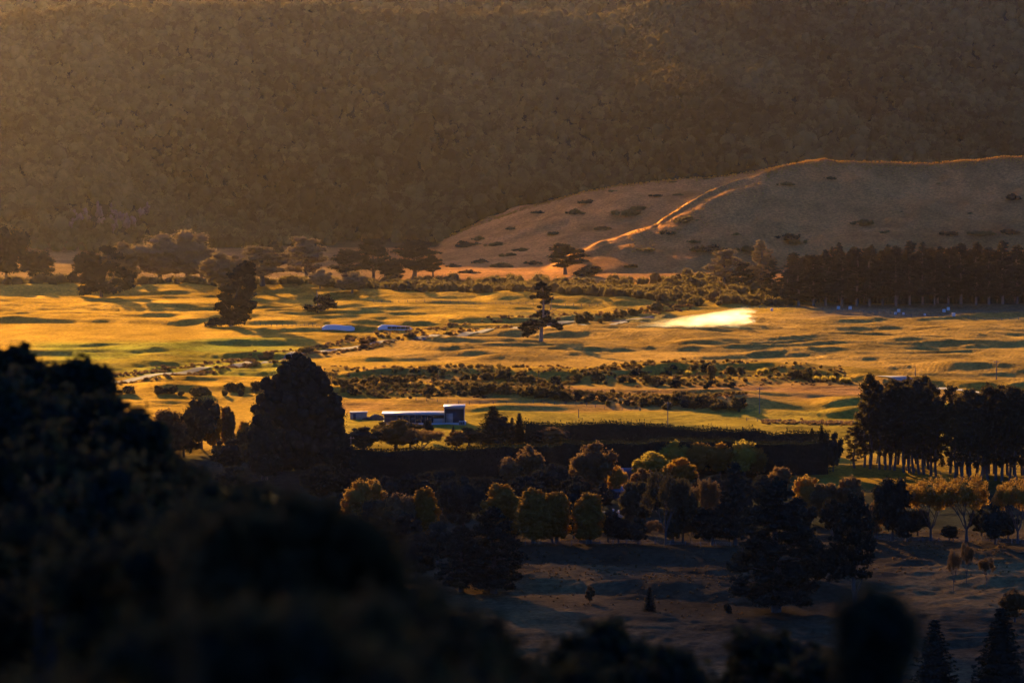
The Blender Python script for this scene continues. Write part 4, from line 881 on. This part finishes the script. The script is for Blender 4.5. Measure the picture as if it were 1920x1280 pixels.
g = G(); V0, T0 = ICO2
for dx, dz, w, h in [(0, 0, 2.4, 5), (3, 2, 1.6, 3.5), (-2.5, -4, 1.6, 3.2)]:
    g.add(V0 * (1 + .25 * fbm(V0[:, 0] * 2 + dx, V0[:, 2] * 2, 9, 2)[:, None]) * np.array([w, 3, h]) + np.array([dx, -5, dz + 5]), None, T0)
tag(obj('rock_outcrop', g.mesh('rock_outcrop'), M['rock'], None, (x0, y0, z0)), 'small pale outcrop high on the mountain at the top edge', 'rock')

# ---------------------------------------------------------------- buildings
def frame_at(px, py): x, y, z = ground(px, py); return x, y, z, ppm(y)
def shed():
    x, y, z, s = frame_at(795, 795)
    r = empty('long_shed', (x, y, z), 'long low modern shed with dark glass front and taller box at its right end', 'building')
    L = -75 / s; Rr = 76 / s; mid_ = 38 / s
    def part(nm, mat, *boxes, lab=None, parent=r):
        g = G()
        for b in boxes: g.box(*b)
        o = obj(nm, g.mesh(nm), M[mat], parent)
        if lab: o['label'] = lab
        return o
    part('floor_slab', 'concrete', (L - .5, Rr + .5, -2.6, 10, -.9, .35))
    part('wall', 'walldark', (L, L + .25, 0, 8.79, .35, 3.33), (L, mid_ - .01, 8.8, 9.05, .35, 3.42), (L + .25, L + 4.4, .0, .2, .35, 3.35))
    part('wall', 'walldark', (mid_ + .26, Rr, 8.6, 8.85, .35, 5.6), (Rr - .25, Rr, 1.2, 8.6, .35, 5.6), (mid_ + .26, Rr - .25, 1.5, 1.7, .35, 5.2), lab='dark recessed wall of the taller box')
    part('side_wall', 'wallpale', (mid_, mid_ + .25, -.6, 8.6, .35, 5.75), (Rr - .24, Rr + .02, -.6, 1.15, .35, 5.75), (mid_ + .26, Rr - .26, -.5, 1.1, 5.25, 5.75), (mid_ - 3.6, mid_ - .01, -.1, .15, .35, 2.0))
    g = G(); a = L - .8; b = mid_ - .02
    g.hexa([(a, -1.6, 3.35), (b, -1.6, 3.35), (b, 9.1, 3.45), (a, 9.1, 3.45), (a, -1.6, 3.6), (b, -1.6, 3.6), (b, 9.1, 3.7), (a, 9.1, 3.7)]); obj('roof', g.mesh('roof'), M['steelroof'], r)
    g = G(); a = mid_ - .25; b = Rr + .25
    g.hexa([(a, -.9, 5.76), (b, -.9, 5.76), (b, 9.2, 5.9), (a, 9.2, 5.9), (a, -.9, 5.96), (b, -.9, 5.96), (b, 9.2, 6.1), (a, 9.2, 6.1)]); o = obj('roof', g.mesh('roof'), M['steelroof'], r)
    n = 6; x1 = L + 4.45; x2 = mid_ - 3.7; dx = (x2 - x1) / n
    for i in range(n): part('window', 'glass', (x1 + dx * i + .1, x1 + dx * (i + 1) - .1, .02, .12, .4, 3.2))
    for i in range(n + 1): part('post', 'wallpale', (x1 + dx * i - .06, x1 + dx * i + .06, -.2, .0, .35, 3.34))
    part('fascia', 'walldark', (L, mid_ - .01, -1.55, -1.4, 3.0, 3.34))
    part('door', 'wallpale', (mid_ + .6, mid_ + 3.0, 1.3, 1.48, .35, 3.6))
    # odds and ends in front
    def thing(px, py, nm, lab, cat, build, mat):
        X, Y, Z, S = frame_at(px, py); g = G(); build(g, S); o = obj(nm, g.mesh(nm), M[mat], None, (X, Y, Z)); return tag(o, lab, cat)
    def heap(g, S):
        V0, T0 = ICO2; g.add(V0 * (1 + .2 * fbm(V0[:, 0] * 3, V0[:, 1] * 3, 4, 3)[:, None]) * np.array([2.6, 2, 1.9]), None, T0); g.add(V0 * np.array([2.2, 1.6, 1.0]) * (1 + .2 * fbm(V0[:, 0] * 4, V0[:, 2] * 3, 14, 3)[:, None]) + np.array([-2.6, 0, 0]), None, T0)
    thing(706, 787, 'soil_heap', 'dark heap of dug soil left of the long shed', 'heap', heap, 'soil')
    def panel(g, S): g.hexa([(-.6, 0, 0), (.7, 0, 0), (.7, .2, 0), (-.6, .2, 0), (.5, .9, 3.0), (1.8, .9, 3.0), (1.8, 1.1, 3.0), (.5, 1.1, 3.0)]); g.box(-.5, .9, .3, .5, 0, .1)
    thing(724, 787, 'leaning_panel', 'white panel leaning against the left corner of the shed', 'panel', panel, 'white')
    X, Y, Z, S = frame_at(866, 801)
    t = empty('farm_trailer', (X, Y, Z), 'small pale box trailer parked right of the shed', 'trailer')
    g = G(); g.box(-1.0, 1.0, -.7, .7, .7, 2.1); obj('body', g.mesh('body'), M['wallpale'], t)
    g = G()
    for k in range(3): g.box(-.85 + k * .62, -.4 + k * .62, -.75, -.702, 1.05, 1.85)
    obj('window', g.mesh('window'), M['glass'], t)
    for sx in (-.7, .7):
        g = G(); g.tube([(sx, -.62, .36), (sx, -.4, .36)], [.36, .36], 12); obj('wheel', g.mesh('wheel'), M['walldark'], t)
    g = G(); g.tube([(1, 0, .75), (2.0, 0, .6)], [.06, .05], 6); obj('drawbar', g.mesh('drawbar'), M['walldark'], t)
    X, Y, Z, S = frame_at(804, 794)
    def pile(g, S): g.hexa([(-1, -.4, 0), (1.3, -.4, 0), (1.3, .6, 0), (-1, .6, 0), (-.9, -.2, .9), (.1, -.2, .5), (.1, .4, .5), (-.9, .4, .9)])
    thing(803, 798, 'timber_pile', 'small pale timber pile in front of the middle of the shed', 'timber pile', pile, 'white')
    # little shed
    X, Y, Z, S = frame_at(672, 787); t = empty('small_shed', (X, Y, Z), 'small flat roofed grey shed left of the long one', 'building')
    g = G(); g.box(-2.9, 2.9, 0, 4, -.5, 2.3); obj('wall', g.mesh('wall'), M['tan'], t)
    g = G(); g.box(-3.1, 3.1, -.3, 4.3, 2.305, 2.55); obj('roof', g.mesh('roof'), M['concrete'], t)
    g = G(); g.box(-1.9, -.9, -.04, -.003, 0, 2.0); obj('door', g.mesh('door'), M['walldark'], t)
shed()
def house(px, py, w, h, label, roofm, wallm, rz=0.0, slope=1.6, lit=False):
    X, Y, Z, S = frame_at(px, py); t = empty('farmhouse', (X, Y, Z), label, 'house', None, rz)
    g = G(); g.box(-w / 2, w / 2, 0, 7, -.6, h); obj('wall', g.mesh('wall'), M[wallm], t)
    g = G(); e = .5; y0, y1, ym = -.6, 7.6, 3.5
    V = [(-w / 2 - e, y0, h), (w / 2 + e, y0, h), (w / 2 + e, y1, h), (-w / 2 - e, y1, h), (-w / 2 - e, ym, h + slope), (w / 2 + e, ym, h + slope)]
    V = [(a, b, c + .01) for a, b, c in V]
    g.add(V, [(0, 1, 5, 4), (2, 3, 4, 5), (3, 2, 1, 0)], [(0, 4, 3), (1, 2, 5)]); obj('roof', g.mesh('roof'), M[roofm], t)
    for k in (-.25, .25):
        g = G(); g.box(k * w - .7, k * w + .7, -.04, -.003, .9, 2.0); obj('window', g.mesh('window'), M['glass'], t)
    g = G(); g.box(-.45, .45, -.04, -.003, 0, 2.0); obj('door', g.mesh('door'), M['walldark'], t)
    g = G(); g.box(w * .3, w * .3 + .5, 3.6, 4.1, h + .4, h + slope + .7); obj('chimney', g.mesh('chimney'), M['concrete'], t)
house(1156, 988, 5.2, 2.6, 'small house with an orange lit roof edge half hidden among the dark trees', 'redroof', 'walldark', .25, 1.0)
house(1136, 986, 5.0, 2.4, 'pale grey roofed outbuilding touching the orange roofed house', 'concrete', 'tan', -.1, 1.2)
house(1178, 903, 7.0, 2.6, 'blue grey roofed house behind the domed golden tree', 'blueroof', 'walldark', .1, 1.2)
house(1158, 935, 3.6, 2.0, 'tiny grey shed below the domed golden tree', 'blueroof', 'walldark', .0, .5)
house(778, 1003, 4.0, 4.6, 'pale blue wall glimpsed beside the lone upright poplar', 'blueroof', 'wallpale', .0, 1.2)

def stack(px0, px1, by, h, label, gap=False):
    X0, Y0, Z0 = ground(px0, by); X1 = X0 + (px1 - px0) / ppm(Y0); t = empty('covered_stack', ((X0 + X1) / 2, Y0, hgt((X0 + X1) / 2, Y0)), label, 'covered stack', 'long white stacks on the pasture')
    n = max(4, int((X1 - X0) / 1.5)); L = (X1 - X0) / 2
    g = G(); V = []
    for i in range(n + 1):
        x = -L + 2 * L * i / n; e = .55 if i in (0, n) else 1.0; zz = hgt((X0 + X1) / 2 + x, Y0) - hgt((X0 + X1) / 2, Y0)
        for a in np.linspace(0, math.pi, 9): V.append((x, math.cos(a) * 1.6, zz - .3 + math.sin(a) ** .6 * (h + .3) * e * (1 + .03 * math.sin(i * 5))))
    Q = [(i * 9 + k, i * 9 + k + 1, (i + 1) * 9 + k + 1, (i + 1) * 9 + k) for i in range(n) for k in range(8)]
    g.add(V, Q); g.add(V[:9], [(0, 1, 7, 8), (1, 2, 6, 7), (2, 3, 5, 6)], [(3, 4, 5)]); g.add(V[-9:], [(8, 7, 1, 0), (7, 6, 2, 1), (6, 5, 3, 2)], [(5, 4, 3)])
    obj('cover', g.mesh('cover', True), M['white'], t)
    if gap:
        for k in range(5):
            g = G(); x = -L * .45 + k * L * .26; g.box(x, x + 1.9, -1.66, -1.45, .3, 1.35); obj('opening', g.mesh('opening'), M['shrub'], t)
stack(604, 665, 619, 1.9, 'long low plain white covered stack, the left of two on the pasture')
stack(709, 774, 618, 1.9, 'long low white covered stack with dark patches along its side, right of two', True)

def bale(px, py, label, group, sz=1.25, mat='white', stacked=0):
    X, Y, Z = ground(px, py); g = G(); n = 14; h = sz * 1.0; r = sz * .52; V = []
    prof = [(0, .0), (.9, .0), (1, .08), (1, .92), (.9, 1), (0, 1)]
    for (f, zz) in prof:
        for k in range(n): a = 6.2832 * k / n; V.append((math.cos(a) * r * f, math.sin(a) * r * f, zz * h))
    Q = [(i * n + k, i * n + (k + 1) % n, (i + 1) * n + (k + 1) % n, (i + 1) * n + k) for i in range(len(prof) - 1) for k in range(n)]; g.add(V, Q)
    o = obj('wrapped_bale', g.mesh('wrapped_bale', False), M[mat], None, (X, Y, Z - .05 + stacked * h)); tag(o, label, 'bale', group)
bl = [(1572, 580, 'white bale, leftmost of the scatter before the plantation', 1.5), (1594, 580, 'white bale, second from the left before the plantation', 1.6), (1685, 586, 'white bale at the top of the middle group before the plantation', 1.5), (1679, 590, 'low white bale at the left of the middle group', 1.2), (1694, 590, 'small white bale at the right of the middle group', 1.0), (1734, 592, 'small white bale between the middle and right groups', 1.0),
      (1770, 586, 'white bale, left one of the right group before the plantation', 1.5), (1778, 582, 'white bale, farthest one of the right group', 1.5), (1788, 594, 'white bale, nearest one of the right group', 1.6), (1447, 584, 'dim pale bale behind the fence right of the dust cloud', 1.2)]
for px, py, lab, s_ in bl: bale(px, py, lab, 'white bales on the far field', s_)
for i, px in enumerate([1477, 1486, 1495, 1504, 1512]): bale(px, 887 - i * .8, 'pale wrapped bale at the foot of the lower hedge, ' + ['leftmost of five', 'second of five', 'middle of five', 'fourth of five', 'rightmost of five'][i], 'row of five bales by the hedge', 1.35)

# ---------------------------------------------------------------- fences and poles
def fence(pts, label, step=4.0, h=1.25, wires=True):
    P = [ground(*p)[:2] for p in pts]; A = []
    for a, b in zip(P[:-1], P[1:]):
        n = max(1, int(math.dist(a, b) / step)); A += [(a[0] + (b[0] - a[0]) * i / n, a[1] + (b[1] - a[1]) * i / n) for i in range(n)]
    A.append(P[-1])
    if len(A) > 98: A = A[::len(A) // 98 + 1]
    x0, y0 = A[0]; z0 = hgt(x0, y0); t = empty('fence', (x0, y0, z0), label, 'fence', 'post and wire fences')
    g = G(); g.box(-.09, .09, -.09, .09, -.4, h); pm = g.mesh('post'); pm.materials.append(M['wood']); W = []
    for x, y in A:
        z = hgt(x, y); obj('post', pm, None, t, (x - x0, y - y0, z - z0)); W.append((x - x0, y - y0, z - z0))
    g = G()
    for hh in (.35, .7, 1.1):
        for a, b in zip(W[:-1], W[1:]): g.tube([(a[0], a[1] - .1, a[2] + hh), (b[0], b[1] - .1, b[2] + hh)], [.012, .012], 3)
    obj('wire', g.mesh('wire'), M['concrete'], t)
fence([(780, 752), (900, 757), (1000, 756), (1100, 762), (1200, 770)], 'post and wire fence crossing the pasture above the long shed')
fence([(1390, 578), (1460, 579), (1560, 581), (1660, 586), (1800, 596), (1925, 602)], 'fence along the far field before the plantation')
fence([(1545, 874), (1620, 874), (1700, 882), (1780, 893)], 'fence along the lit strip under the gum row')
fence([(985, 1022), (1100, 1020), (1200, 1021), (1370, 1024)], 'fence at the top of the dim paddock under the poplars', 3.5)
fence([(1640, 1012), (1760, 1016), (1925, 1022)], 'fence below the branchy roadside trees at right', 3.5)
fence([(478, 607), (540, 611), (602, 616)], 'short fence between the leaning cypress and the left white stack')
fence([(1400, 789), (1500, 794), (1600, 795)], 'fence above the right end of the upper hedge')
fence([(700, 566), (860, 568), (1000, 572), (1120, 574)], 'far fence along the crest of the lit pasture')
def pole(px, by, ty, label, arm=True):
    X, Y, Z = ground(px, by); H = (by - ty) / ppm(Y); t = empty('power_pole', (X, Y, Z), label, 'power pole', 'wooden power poles')
    g = G(); g.tube([(0, 0, -.6), (0, 0, H)], [.19, .13], 8); obj('pole', g.mesh('pole', True), M['wood'], t)
    if arm:
        g = G(); g.box(-1.1, 1.1, -.28, -.14, H - .7, H - .5); a = obj('crossarm', g.mesh('crossarm'), M['wood'], t)
        for k in (-1, 0, 1):
            g = G(); g.tube([(k * .9, -.21, H - .5), (k * .9, -.21, H - .28)], [.07, .05], 6); obj('insulator', g.mesh('insulator'), M['white'], a)
pole(1252, 804, 752, 'tall power pole with crossarm standing before the upper hedge'); pole(1424, 776, 726, 'slim pole in the lit pasture left of the gums'); pole(1868, 712, 676, 'pole on a small mound in the right of the stubble field')
pole(1716, 706, 688, 'short pole in the stubble field above the gums', False); pole(1085, 784, 767, 'short pole in the pasture above the upper hedge', False); pole(658, 852, 818, 'pale pole at the left end of the lower hedge'); pole(876, 822, 800, 'short pole right of the shed among bushes', False)

# ---------------------------------------------------------------- dark foreground
def b_near(tg, cg, r):       # leafy tree close to the camera
    H = 12.0; tg.tube([(0, 0, -1), (.2, 0, 4), (0, 0, 8), (.2, 0, 11)], [.3, .24, .15, .04], 7); cl = []
    for i in range(26):
        t = i / 25; z = 2.5 + 9 * t; a = i * 2.399; L = 3.6 * math.sin(math.pi * (.18 + .8 * t)) * r.uniform(.4, 1.1)
        x, y = math.cos(a) * L, math.sin(a) * L; tg.tube([(0, 0, z - .8), (x, y, z)], [.1, .03], 4); s = r.uniform(.7, 1.3); e = (x, y, z, s, s, s * .9); cl.append(e); cl += sub(e, 5, .45, r, 1.0)
    clumps_surface(cl, 26000, .2, r, cg, .6, 1.0)
def b_round(tg, cg, r):      # full leafy crown some fifty metres away
    tg.tube([(0, 0, -1), (.2, 0, 5), (0, 0, 11)], [.26, .18, .05], 7); cl = []
    for i in range(44):
        t = i / 43; z = 2.5 + 10 * t ** .7; a = i * 2.399; L = 3.4 * (1.03 - ((z - 2.5) / 10) ** 9) ** .5 * r.uniform(.15, 1.08)
        x, y = math.cos(a) * L, math.sin(a) * L * .6; z += r.uniform(-.5, .9); tg.tube([(0, 0, z - .8), (x, y, z)], [.06, .02], 4); s_ = r.uniform(.5, 1.0); e = (x, y, z, s_, s_, s_ * 1.1); cl.append(e); cl += sub(e, 5, .45, r, 1.0)
    clumps_surface(cl, 30000, .17, r, cg, .6, 1.1)
reg('round', b_round, 3, 'bark', 'near', None)
def b_close(tg, cg, r):      # wide leafy crown a few metres from the camera
    tg.tube([(0, 0, -1), (.1, 0, 3), (0, 0, 6.5)], [.14, .1, .03], 7); cl = []
    for i in range(90):
        t = i / 89; z = 1.5 + 6 * t ** .5; a = i * 2.399; L = 2.8 * (1.02 - ((z - 1.5) / 6) ** 16) ** .5 * r.uniform(.1, 1.05)
        x, y = math.cos(a) * L, math.sin(a) * L * .5; tg.tube([(0, 0, z - .8), (x, y, z)], [.035, .012], 4); s_ = r.uniform(.25, .55); e = (x, y, z, s_, s_, s_ * .9); cl.append(e); cl += sub(e, 4, .45, r, 1.0)
    clumps_surface(cl, 60000, .075, r, cg, .75, 1.0)
reg('near', b_near, 3, 'bark', 'near', None)
def b_sprig(tg, cg, r):      # thin open sapling
    tg.tube([(0, 0, -.5), (.05, 0, 3), (0, 0, 6.4)], [.05, .03, .008], 5); n = 900
    t = r.random(n) ** .7; a = r.uniform(0, 6.283, n); q = r.uniform(.1, 1, n) * (.9 * (1 - t * .8))
    P = np.stack([np.cos(a) * q, np.sin(a) * q, .6 + 5.9 * t], 1); leaves(cg, P, np.stack([np.cos(a), np.sin(a), 0 * a + .5], 1), .09, r, .8)
reg('sprig', b_sprig, 2, 'bark', 'nearbrown', None)
reg('close', b_close, 2, 'bark', 'near', None)
def near_tree(px, ty, d, w, label, mat='near', leaf=None, n=26000):
    """a tree close to the camera at its true size: lumpy rounded crown on a stem that reaches the slope below"""
    x, y = at(px, d); z = hgt(x, y); h = z_for(ty, d) - z; r = np.random.default_rng(int(px + ty * 7 + d)); big = d > 34
    leaf = leaf or (.12 if big else .055); tg, cg = G(), G(); R_ = w / 2; drop = w * .45; Hc = min(h * .8, max(3.2, w)); cl = []
    for i in range(120):
        q = math.sqrt(r.random()); a = r.uniform(0, 6.283); s_ = (r.uniform(.13, .4) if big else r.uniform(.07, .22)) * min(1.3, max(.55, w / 2))
        zt = h - s_ - drop * (1 - math.sqrt(max(0, 1 - q * q))) - abs(r.normal(0, .26 if big else .10)) * w ** .5
        zz = zt - (0 if i % 3 == 0 else r.random() ** 1.2 * Hc)
        cl.append((math.cos(a) * q * R_, math.sin(a) * q * R_ * .7, zz, s_, s_, s_ * r.uniform(.8, 1.3)))
        if i % 3: cl.append((math.cos(a) * q * R_ * .5, math.sin(a) * q * R_ * .4, zz - .1, s_ * 1.3, s_ * 1.3, s_ * 1.3))
        if i % 8 == 0: tg.tube([(0, 0, max(.3, zz - .9)), (cl[-1][0] * .6, cl[-1][1] * .6, zz - .3), cl[-1][:3]], [.03, .02, .008], 4)
    clumps_surface(cl, n, leaf, r, cg, .5, 1.1, .4)
    tg.tube([(0, 0, -.6), (.05, 0, h * .5), (0, 0, h - .4)], [.05 + .012 * h, .04 + .005 * h, .01], 7)
    t = empty('leafy_tree', (x, y, z), label, 'tree'); obj('trunk', tg.mesh('leafy_tree_trunk'), M['bark'], t); obj('crown', cg.mesh('leafy_tree_crown'), M[mat], t)
near_tree(8, 632, 62, .9, 'narrow dark treetop at the far left edge, slightly blurred')
near_tree(70, 670, 58, 1.3, 'dark leafy treetop, second one in from the left edge')
near_tree(148, 664, 55, .7, 'dark treetop with greenish lit leaves rising to a point at left')
near_tree(165, 715, 52, 1.4, 'dark leafy tree with greenish lit leaves at left')
near_tree(235, 768, 50, 1.2, 'dark leafy tree below the green leaved one, left')
near_tree(-20, 690, 50, 1.8, 'black leafy tree filling the left edge')
near_tree(295, 850, 46, 1.3, 'dark leafy tree with a few ochre leaves, lower left')
near_tree(340, 905, 42, 1.1, 'dark leafy tree lower left, right most of the sharper ones')
near_tree(190, 850, 40, 2.6, 'black tree mass in the lower left corner')
near_tree(60, 770, 42, 2.6, 'black tree mass at the left border')
near_tree(270, 820, 52, 1.7, 'dark tree joining the left trees to the slim poplars')
near_tree(440, 875, 34, 1.5, 'blurred dark treetop left of the foot of the domed conifer')
near_tree(400, 925, 30, 1.4, 'blurred dark treetop below the slim golden poplars')
near_tree(60, 900, 24, 3.8, 'strongly blurred wide black tree filling the lower left')
near_tree(360, 915, 21, 1.8, 'strongly blurred wide black tree under the slim poplars')
near_tree(540, 905, 18, 1.0, 'strongly blurred dark tree beneath the domed conifer', 'nearbrown')
near_tree(610, 1000, 19, 1.5, 'strongly blurred dark tree below the lone upright poplar')
near_tree(690, 1100, 15, 1.2, 'strongly blurred ochre tinged bush at the bottom centre left', 'nearbrown')
near_tree(790, 1085, 20, 1.2, 'strongly blurred dark tree below the big black tree')
near_tree(900, 1150, 22, 1.5, 'strongly blurred dark bush at the bottom centre')
near_tree(440, 1080, 12, 1.6, 'strongly blurred black bush at the bottom left of centre')
near_tree(1145, 1155, 36, 1.15, 'soft dark round tree at the bottom, right of centre')
near_tree(1235, 1205, 32, .9, 'soft dark bush beside the soft dark round tree')
near_tree(1450, 1170, 42, 1.4, 'soft dark rounded tree at the bottom right, under the giant pine')
near_tree(1560, 1205, 38, 1.1, 'soft dark tree between the rounded one and the dark column')
near_tree(1650, 1108, 17, .17, 'black blurred column of foliage at the bottom right')
plant('sprig', 'sapling', 'faint thin sprig out of focus rising over the green pasture', 'sapling', *at(342, 7.5), z_for(590, 7.5) - hgt(*at(342, 7.5)), .12, 'nearbrown')

# ---------------------------------------------------------------- dust cloud
DUST_D = .11
def dust():
    xa, ya, za = ground(1200, 614); s = ppm(ya)
    n = 26; k = 20; rng = np.random.default_rng(2); V = []
    L = 205 / s
    for i in range(n):
        t = i / (n - 1); x = L * (-.03 + 1.12 * t)
        hh = 2.6 * (4.5 + 16 * t ** .8) / s; bottom = (1.5 + 15 * t) / s - hh / 2
        for j in range(k):
            a = 6.2832 * j / k; wob = 1
            ex = 0
            V.append((x + ex, math.cos(a) * (3.6 + 9 * t) * wob, bottom + hh * .5 + math.sin(a) * hh * .5 * wob))
    Q = [(i * k + j, (i + 1) * k + j, (i + 1) * k + (j + 1) % k, i * k + (j + 1) % k) for i in range(n - 1) for j in range(k)]
    V.append(tuple(np.mean(V[:k], 0))); V.append(tuple(np.mean(V[(n - 1) * k:n * k], 0) + np.array([.8, 0, 0])))
    T = [(n * k, j, (j + 1) % k) for j in range(k)] + [(n * k + 1, (n - 1) * k + (j + 1) % k, (n - 1) * k + j) for j in range(k)]
    me = mk_mesh('dust_cloud', V, [q_[::-1] for q_ in Q], [q_[::-1] for q_ in T])
    m, nt, out = newmat('dust'); N = nt.nodes; Lk = nt.links
    vp = N.new('ShaderNodeVolumePrincipled'); vp.inputs['Color'].default_value = (.99, .99, .99, 1); vp.inputs['Anisotropy'].default_value = 0.75
    tc = N.new('ShaderNodeTexCoord'); sx = N.new('ShaderNodeSeparateXYZ'); Lk.new(tc.outputs['Object'], sx.inputs[0])
    def mth(op, a, b=None, c=None):
        q = N.new('ShaderNodeMath'); q.operation = op
        for k_, v_ in enumerate((a, b, c)):
            if v_ is None: continue
            if isinstance(v_, (int, float)): q.inputs[k_].default_value = v_
            else: Lk.new(v_, q.inputs[k_])
        return q.outputs[0]
    def mrange(v_, a0, a1, b0, b1):
        q = N.new('ShaderNodeMapRange'); q.interpolation_type = 'SMOOTHSTEP'; Lk.new(v_, q.inputs['Value'])
        for nm_, x_ in zip(('From Min', 'From Max', 'To Min', 'To Max'), (a0, a1, b0, b1)): q.inputs[nm_].default_value = x_
        return q.outputs[0]
    def noise(sc, scale, det):
        mp = N.new('ShaderNodeMapping'); mp.inputs['Scale'].default_value = sc; Lk.new(tc.outputs['Object'], mp.inputs[0])
        q = N.new('ShaderNodeTexNoise'); q.inputs['Scale'].default_value = scale; q.inputs['Detail'].default_value = det; Lk.new(mp.outputs[0], q.inputs['Vector']); return q.outputs['Fac']
    t_ = mth('DIVIDE', sx.outputs['X'], L); n1 = noise((.4, 1, 1.5), .32, 6); n2 = noise((.25, .6, 1.0), .75, 4)
    wob = mth('MULTIPLY_ADD', n1, 3.2, -1.6)
    rz = mth('MULTIPLY_ADD', mth('POWER', t_, .8), 14.5 / s, 3.2 / s); zc = mth('MULTIPLY_ADD', t_, 17.0 / s, 2.5 / s); ry = mth('MULTIPLY_ADD', t_, 6.0, 2.2)
    dz = mth('DIVIDE', mth('SUBTRACT', mth('ADD', sx.outputs['Z'], wob), zc), rz); dy = mth('DIVIDE', sx.outputs['Y'], ry)
    rr = mth('ADD', mth('MULTIPLY', dz, dz), mth('MULTIPLY', dy, dy))
    fall = mrange(rr, 1.35, .0, 0, 1)
    tip = mrange(mth('MULTIPLY_ADD', n2, .5, t_), 1.26, 1.18, 0, 1); grow = mrange(t_, -.02, .78, 0.10, 1); lay = mrange(n1, .38, .62, .4, 1.3)
    den = mth('MULTIPLY', mth('MULTIPLY', fall, tip), mth('MULTIPLY', grow, lay))
    Lk.new(mth('MULTIPLY', den, DUST_D), vp.inputs['Density'])
    Lk.new(vp.outputs[0], out.inputs['Volume'])
    o = obj('dust_cloud', me, m, None, (xa, ya, za + .2)); tag(o, 'bright backlit cloud of dust trailing low over the stubble field', 'dust cloud', None, 'stuff')
dust()
# the machine at the foot of the cloud, two small shapes
X, Y, Z = ground(1302, 617)
t = empty('sprinkler_cart', (X, Y - 6, hgt(X, Y - 6)), 'tiny dark wheeled cart at the lower edge of the dust cloud', 'cart')
g = G(); g.box(-1.0, 1.0, -.5, .5, .5, .9); g.tube([(-.4, 0, .9), (-.2, 0, 2.0), (.5, 0, 2.6)], [.08, .07, .05], 6); obj('frame', g.mesh('frame'), M['walldark'], t)
for sx in (-.8, .8):
    g = G(); g.tube([(sx, -.6, .4), (sx, -.45, .4)], [.4, .4], 12); obj('wheel', g.mesh('wheel'), M['walldark'], t)

# ---------------------------------------------------------------- added cloud bank, out of view, to shade the near half of the valley
def cloud():
    alt = 1250.0; sft = alt / math.tan(SUN_EL); ox, oy = math.sin(SUN_AZ) * sft, math.cos(SUN_AZ) * sft
    xs = np.linspace(-2600, 2200, 97); ys = np.linspace(-1500, 1560, 103); Xc, Yc = np.meshgrid(xs, ys)
    edge = 1215 + 30 * fbm(Xc / 260, Yc / 400, 400, 3) - 0.02 * Xc
    th = SHADE_CLOUD_T * np.clip((edge - Yc) / 330.0, 0, 1) * (1 + .45 * fbm(Xc / 190, Yc / 260, 410, 4))
    rim = sst(-2600, -2200, Xc) * (1 - sst(1800, 2200, Xc)) * sst(-1500, -1200, Yc)
    th = np.maximum(th * rim, 0) + .2
    n = Xc.size; idx = np.arange(n).reshape(Xc.shape)
    base = alt + 20 * fbm(Xc / 300, Yc / 300, 420, 2)
    V = np.concatenate([np.stack([Xc + ox, Yc + oy, base + th * .6], -1).reshape(-1, 3), np.stack([Xc + ox, Yc + oy, base - th * .4], -1).reshape(-1, 3)])
    q = np.stack([idx[:-1, :-1], idx[:-1, 1:], idx[1:, 1:], idx[1:, :-1]], -1).reshape(-1, 4)
    ring = np.concatenate([idx[0, :], idx[1:, -1], idx[-1, -2::-1], idx[-2:0:-1, 0]]); r2 = np.roll(ring, -1)
    side = np.stack([ring, ring + n, r2 + n, r2], 1)
    me = mk_mesh('cloud', V, np.concatenate([q, q[:, ::-1] + n, side]))
    m, nt, out = newmat('shade_cloud_vapour'); vp = nt.nodes.new('ShaderNodeVolumePrincipled'); vp.inputs['Color'].default_value = (.95, .95, .96, 1); vp.inputs['Density'].default_value = .008; vp.inputs['Anisotropy'].default_value = .7
    nt.links.new(vp.outputs[0], out.inputs['Volume'])
    o = obj('cloud', me, m); tag(o, 'unseen cloud bank added high beyond the mountain to shade the near valley', 'cloud', None, 'stuff')
SHADE_CLOUD_T = 78.0
cloud()
# ---------------------------------------------------------------- haze
g = G(); g.box(-1600, 1600, -120, 4500, -12, 330)
m, nt, out = newmat('haze_air'); vp = nt.nodes.new('ShaderNodeVolumePrincipled')
vp.inputs['Color'].default_value = (1.0, .85, .76, 1); vp.inputs['Density'].default_value = HAZE_DENSITY; vp.inputs['Anisotropy'].default_value = HAZE_G
nt.links.new(vp.outputs[0], out.inputs['Volume'])
hz = obj('haze', g.mesh('haze'), m); hz['kind'] = 'stuff'
scene.cycles.volume_step_rate = 0.5
